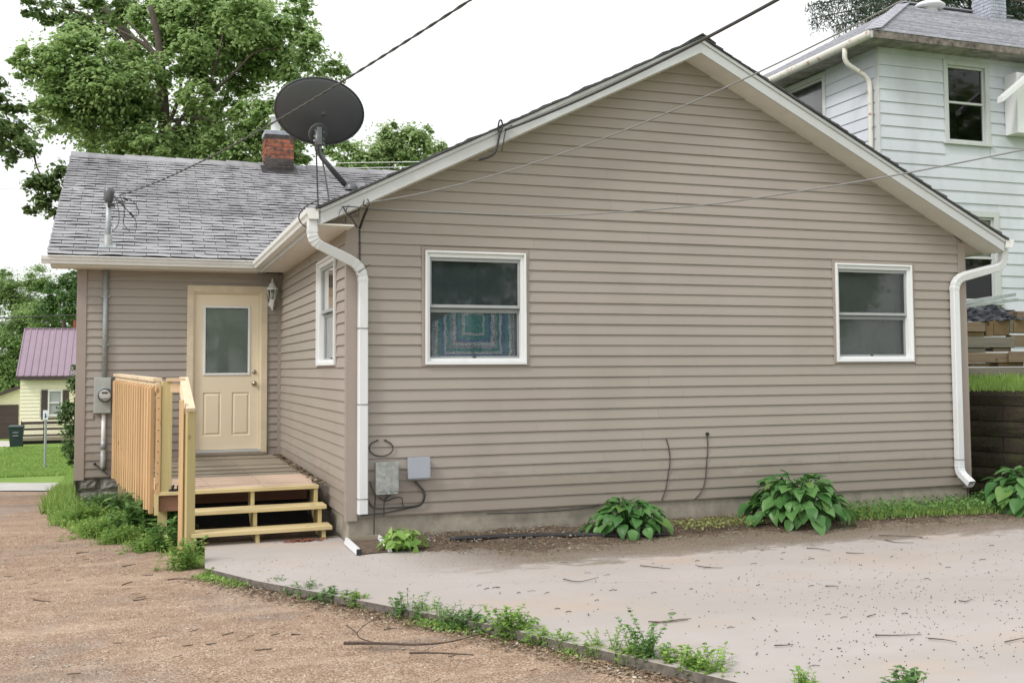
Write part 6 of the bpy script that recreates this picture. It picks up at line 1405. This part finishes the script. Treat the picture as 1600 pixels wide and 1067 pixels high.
mb = MB(); ap = (x0+hh, y0+hh, RZ); ap2 = (x1-hh, y0+hh, RZ)
mb.poly([(x1, y0, EZ+.09), (x1, y1, EZ+.09), ap2]); mb.poly([(x1, y1, EZ+.09), (x0, y1, EZ+.09), ap, ap2]); mb.build('rear_slope', M['shingle_white'], whr)
mb = MB(); n_ = 16
for i in range(n_):
    t = i/n_; t2 = (i+1.1)/n_; a = Vector((x0, y0, EZ+.105)).lerp(Vector(ap)+Vector((0, 0, .02)), t); b = Vector((x0, y0, EZ+.105)).lerp(Vector(ap)+Vector((0, 0, .02)), min(1, t2)); mb.beam(a+Vector((0, 0, .025)), b+Vector((0, 0, .012)), .26, .012)
mb.build('hip_cap', M['shingle_white'], whr)
MB().beam(Vector(ap)+Vector((-.1, 0, .03)), Vector(ap2)+Vector((0, 0, .03)), .26, .02).build('ridge_cap', M['shingle_white'], whr)
# roof vent and chimney
vp_ = onp(1, y0+hh*.93, 1452, 14)
VN = part('roof_vent', WH)
MB().lathe([(.17, -.25), (.17, .0), (.30, .01), (.32, .05), (.24, .11), (.10, .14), (0, .145)], (vp_[0], vp_[1], vp_[2]), 20).build('hood', M['white'], VN, True)
cc = onp(1, y0+hh*.84, 1550, 36); CH = part('chimney', WH)
MB().box(cc[0]-.0, cc[0]+.38, cc[1], cc[1]+.55, cc[2]-.6, cc[2]+1.6).build('stack', M['paintedblock'], CH, bevel=.01)
rr = random.Random(12); z = cc[2]-.1; r_ = 0
while z < cc[2]+1.5:
    x = cc[0]-.0-(.1 if r_ % 2 else 0)
    while x < cc[0]+.38:
        a = max(cc[0]-.002, x+.006); b = min(cc[0]+.382, x+.2)
        if b-a > .04: MB().box(a, b, cc[1]-.008-rr.uniform(0, .004), cc[1]+.02, z+.006, z+.068).build('brick', M['paintedblock'], CH)
        x += .206
    y = cc[1]-(.1 if r_ % 2 else 0)
    while y < cc[1]+.55:
        a = max(cc[1]-.0, y+.006); b = min(cc[1]+.55, y+.2)
        if b-a > .04: MB().box(cc[0]-.010-rr.uniform(0, .004), cc[0]+.02, a, b, z+.006, z+.068).build('brick', M['paintedblock'], CH)
        y += .206
    z += .074; r_ += 1
# half-round gutter and rusty downspout on the left face
M['rusty'] = None
m = NB('rusty_white_pipe'); n_ = m.noise(7, 5, .7); c = m.mix(m.ramp(n_, [(.56, 0), (.66, .9)]), (.62, .60, .56), (.30, .13, .06)); m.col(c); m.set(.55, .3); M['rusty'] = m.m
MB().tube([(x0-.07, y0+.02, EZ+.03), (x0-.07, y1, EZ+.01)], .065, 12).build('gutter', M['rusty'], WH, True)
pth = smooth_path([onp(0, x0-.07, 1320, 76), onp(0, x0-.07, 1320, 98), onp(0, HX-.08, 1359, 124), onp(0, HX-.08, 1361, 240), onp(0, HX-.08, 1362, 400)], .14, 6)
MB().tube(pth, .042, 12).build('downspout', M['rusty'], WH, True)
# oriel with small eave at far right
BY = part('bay', WH)
yb_ = HY-.30; a = onp(1, yb_, 1591, 207); b = onp(1, yb_, 1591, 140)
MB().box(a[0], a[0]+1.5, yb_, HY-.02, a[2], b[2]+.3).build('bay_wall', M['white'], BY)
e0 = Vector(onp(1, yb_-.22, 1568, 155)); e1 = Vector(onp(1, yb_-.22, 1606, 122))
mb = MB(); dlt = (e1-e0); e2 = e0+dlt*5
for y_, in ((0,),):
    mb.hexa([e0+Vector((0, 0, -.04)), e2+Vector((0, 0, -.04)), e2+Vector((0, .14, -.04)), e0+Vector((0, .14, -.04)), e0+Vector((0, 0, .05)), e2+Vector((0, 0, .05)), e2+Vector((0, .14, .05)), e0+Vector((0, .14, .05))])
mb.build('eave', M['white'], BY)

# ================================================================ YELLOW HOUSE AND STREET ITEMS
YH = thing('house', (-6.5, 49, -2.08), 'small yellow house with plum metal roof beyond the street at left', 'house')
yy = 48.5; dd = at(53, 75, 650); yy = dd[1]
pp = lambda u, v, y=None: onp(1, yy if y is None else y, u, v)
a = pp(32, 590); b = pp(150, 590); zb = -2.15; zt = a[2]
XA, XB = a[0], b[0]
wl_ = MB().box(XA, XB, yy, yy+7, zb, zt).build('wall', M['siding_yellow'], YH)
mb = MB(); nb = 13; wpx = (pp(63, 600)[0], pp(98, 600)[0]); wz0, wz1 = pp(80, 651)[2], pp(80, 609)[2]
for k in range(nb):
    z0 = zb+.9+(zt-zb-.9)*k/nb; z1 = zb+.9+(zt-zb-.9)*(k+1)/nb
    segs_ = cuts(XA, XB, [wpx] if (z0 < wz1 and z1 > wz0) else [])
    for s0, s1 in segs_: MB().hexa([(s0, yy-.035, z0), (s1, yy-.035, z0), (s1, yy-.001, z0), (s0, yy-.001, z0), (s0, yy-.008, z1), (s1, yy-.008, z1), (s1, yy-.001, z1), (s0, yy-.001, z1)]).build('siding_board', M['siding_yellow'], wl_)
def pbox(name, u0, u1, v0, v1, d0, d1, mat, parent):
    p = pp(u0, v1); q = pp(u1, v0); return MB().box(p[0], q[0], yy-d0, yy-d1, p[2], q[2]).build(name, M[mat], parent)
wn = part('window', YH)
pbox('shutter', 64, 74.5, 609, 652, .05, 0.0, 'brown', wn); pbox('shutter', 98, 108, 609, 652, .05, 0.0, 'brown', wn)
for (u0, u1, v0, v1) in ((75, 77.5, 609, 650), (95, 97.5, 609, 650), (77.5, 95, 609, 611.5), (77.5, 95, 647, 650), (77.5, 95, 628, 630)): pbox('frame', u0, u1, v0, v1, .08, 0.0, 'pvc', wn)
pbox('pane', 77.5, 95, 611.5, 647, .02, .0, 'sash', wn); pbox('sill', 64, 108, 652, 655, .06, 0, 'brown', wn)
yr = part('roof', YH); r0 = pp(38, 514, yy+3.4); rzt = onp(1, yy+3.2, 60, 514)[2]
xa, xb = XA-.15, XB+.3
mb = MB(); mb.hexa([(xa, yy-.35, zt-.02), (xb, yy-.35, zt-.02), (xb, yy+3.2, rzt-.1), (xa, yy+3.2, rzt-.1), (xa, yy-.35, zt+.06), (xb, yy-.35, zt+.06), (xb, yy+3.2, rzt), (xa, yy+3.2, rzt)])
mb.hexa([(xa, yy+3.2, rzt-.1), (xb, yy+3.2, rzt-.1), (xb, yy+7, zt-.02), (xa, yy+7, zt-.02), (xa, yy+3.2, rzt), (xb, yy+3.2, rzt), (xb, yy+7, zt+.06), (xa, yy+7, zt+.06)]); mb.build('panel', M['plum'], yr)
x = xa
while x < xb:
    MB().beam((x, yy-.36, zt+.085), (x, yy+3.2, rzt+.02), .05, .05).build('seam', M['plum'], yr); x += .30
MB().box(xa, xb, yy-.40, yy-.36, zt-.12, zt+.08).build('fascia', M['brown'], yr); MB().box(xa, xb, yy+3.15, yy+3.3, rzt, rzt+.06).build('ridge', M['plum'], yr)
# gabled bump at right with brown verge
mb = MB(); p1 = pp(108, 595, yy-1); p2 = pp(128, 580, yy-1); mb.beam(p1, (p2[0]+1, p2[1], p2[2]+.6), .25, .16); mb.build('verge', M['brown'], yr)
q1 = pp(109, 600, yy-.9); MB().box(q1[0]+.3, q1[0]+3, yy-.9, yy, zb, q1[2]).build('wall', M['siding_yellow'], YH)
# chimney stub seen at the plum ridge
p = pp(117, 515, yy+4); MB().box(p[0]-.1, p[0]+.6, yy+4, yy+4.6, p[2]-1, p[2]+.55).build('chimney', M['brick'], YH)
# porch railing
PR = thing('porch', (-5.8, yy-1.8, -2.1), 'low dark brown porch railing in front of the yellow house', 'porch')
yp = yy-1.6; pq = lambda u, v: onp(1, yp, u, v)
for (v0, v1) in ((657, 663.5), (667, 672.5), (677, 682)):
    a = pq(33, v1); b = pq(125, v0); MB().box(a[0], b[0], yp, yp+.08, a[2], b[2]).build('rail', M['brown'], PR)
for u in (32, 67, 102):
    a = pq(u, 690); b = pq(u+1.6, 657); MB().box(a[0], b[0], yp-.02, yp+.1, a[2]-.2, b[2]).build('post', M['brown'], PR)
a = pq(33, 689); b = pq(125, 683); MB().box(a[0], b[0], yp+.0, yy, a[2], b[2]).build('floor', M['olddeck'], PR); MB().box(a[0], b[0], yp+.12, yp+.2, -2.3, a[2]).build('skirt', M['dark'], PR)
# garage
GR = thing('garage', tuple(at(55, 5, 690)), 'yellow garage with dark brown door at the far left border', 'garage')
yg = at(55, 10, 640)[1]; g = lambda u, v: onp(1, yg, u, v)
a = g(-60, 694); b = g(31, 608); MB().box(a[0], b[0], yg+.05, yg+6, a[2], g(0, 632)[2]).build('wall', M['siding_yellow'], GR)
mb = MB(); t0, t1, t2 = g(31, 603), g(-40, 640), g(-60, 640); mb.prism([(t2[0], t2[2]), (b[0], t2[2]), (t0[0], t0[2]), (g(-60, 634)[0], g(-60, 634)[2])], lambda q: (q[0], yg+.04, q[1]), lambda q: (q[0], yg+.3, q[1])); mb.build('gable', M['siding_yellow'], GR)
MB().beam(g(-60, 637), g(33, 604), .6, .16).build('verge', M['brown'], GR)
a = g(-50, 692); b = g(29, 632); MB().box(a[0], b[0], yg-.03, yg+.04, a[2], b[2]).build('door', M['brown'], GR)
for k in range(1, 4):
    zz = a[2]+(b[2]-a[2])*k/4; MB().box(a[0], b[0], yg-.045, yg-.031, zz-.02, zz+.02).build('door_rib', M['brown'], GR)
# wheelie bin
wp = at(49.3, 25, 699); wz_ = float(gh(wp[0], wp[1])); BN = thing('wheelie_bin', (wp[0], wp[1], wz_), 'dark green wheeled refuse bin on the lawn before the garage', 'bin')
x, y = wp[0], wp[1]; zb2 = wp[2]
MB().hexa([(x-.24, y-.25, zb2+.05), (x+.24, y-.25, zb2+.05), (x+.24, y+.25, zb2+.05), (x-.24, y+.25, zb2+.05), (x-.32, y-.32, zb2+.95), (x+.32, y-.32, zb2+.95), (x+.32, y+.32, zb2+.95), (x-.32, y+.32, zb2+.95)]).build('body', M['green_bin'], BN, bevel=.02)
MB().hexa([(x-.34, y-.36, zb2+.95), (x+.34, y-.36, zb2+.95), (x+.34, y+.36, zb2+.95), (x-.34, y+.36, zb2+.95), (x-.31, y-.33, zb2+1.0), (x+.31, y-.33, zb2+1.0), (x+.31, y+.33, zb2+1.04), (x-.31, y+.33, zb2+1.04)]).build('lid', M['green_bin'], BN, bevel=.02)
for zz in (.55, .70): MB().box(x-.12, x+.12, y-.345, y-.29, zb2+zz, zb2+zz+.03).build('grip', M['sash'], BN)
for dx in (-.25, .25): MB().lathe([(0, -.03), (.1, -.03), (.1, .03), (0, .03)], (x+dx, y+.25, zb2+.1), 12, 'x').build('wheel', M['black'], BN)
# street sign
sp = at(39, 70, 733); sz = float(gh(sp[0], sp[1])); SG = thing('street_sign', (sp[0], sp[1], sz), 'small white sign with a dark blue emblem on a grey post by the street', 'sign')
MB().tube([(sp[0], sp[1], sz-.2), (sp[0], sp[1], at(39, 70, 641)[2])], .045, 8).build('pole', M['galv'], SG)
M['signwhite'] = simple('sign_white', (.72, .75, .80), .4, var=.03, bump=0); M['signblue'] = simple('sign_blue', (.03, .05, .16), .4, var=.03, bump=0)
a = at(38.9, 66.5, 656); b = at(38.9, 74.5, 641); MB().box(a[0], b[0], sp[1]-.08, sp[1]-.06, a[2], b[2]).build('plate', M['signwhite'], SG)
a = at(38.85, 68.8, 653.5); b = at(38.85, 72.8, 646.5); mb = MB(); yS = sp[1]-.085
mb.lathe([(0, 0), (.030, 0), (.030, -.005), (0, -.005)], ((a[0]+b[0])/2-.01, yS, b[2]-.02), 10, 'y'); mb.box((a[0]+b[0])/2-.035, (a[0]+b[0])/2+.0, yS-.005, yS, a[2], b[2]-.06); mb.box((a[0]+b[0])/2-.03, (a[0]+b[0])/2+.05, yS-.005, yS, a[2]+.05, a[2]+.08)
mb.build('emblem', M['signblue'], SG)
# pale concrete drive beside the bin
mb = MB(); q = [ong(*p_) for p_ in ((-30, 688), (24, 690), (10, 702), (-40, 730))]; mb.poly([(p_[0], p_[1], p_[2]+.03) for p_ in q]); o = mb.build('path', M['pinkdrive']); o['kind'] = 'structure'

# unseen trees added behind the camera to give the panes something to reflect
def reflection_tree(x, y, h, r, label):
    T = thing('reflection_tree', (x, y, -.33), label, 'tree'); z = -.33
    MB().tube([(x, y, z-.2), (x+.1, y, z+h*.45), (x, y+.1, z+h*.8)], [.3, .22, .1], 9).build('trunk', M['bark'], T, True)
    lobes = [((x+random.uniform(-.6, .6)*r, y+random.uniform(-.5, .5)*r, z+h*random.uniform(.42, .95)), r*random.uniform(.35, .55)) for _ in range(9)]
    P, N = crown(lobes, 330, .3, sub=3, spread=.5); leafmesh('crown', P, N, RNG.uniform(.2, .42, len(P)), M['maple'], kind='kite', parent=T)
reflection_tree(1.5, -29, 7.5, 3.2, 'unseen leafy tree added behind the camera to reflect in the cream door glass')
reflection_tree(10, -28, 8.0, 3.4, 'leafy tree added out of view to reflect in the left gable window')
reflection_tree(26.5, -29, 8.5, 4.0, 'leafy tree added out of view to reflect in the right gable window')
reflection_tree(33, -20, 15, 5.0, 'tall unseen tree added to reflect in the upper window of the white house')
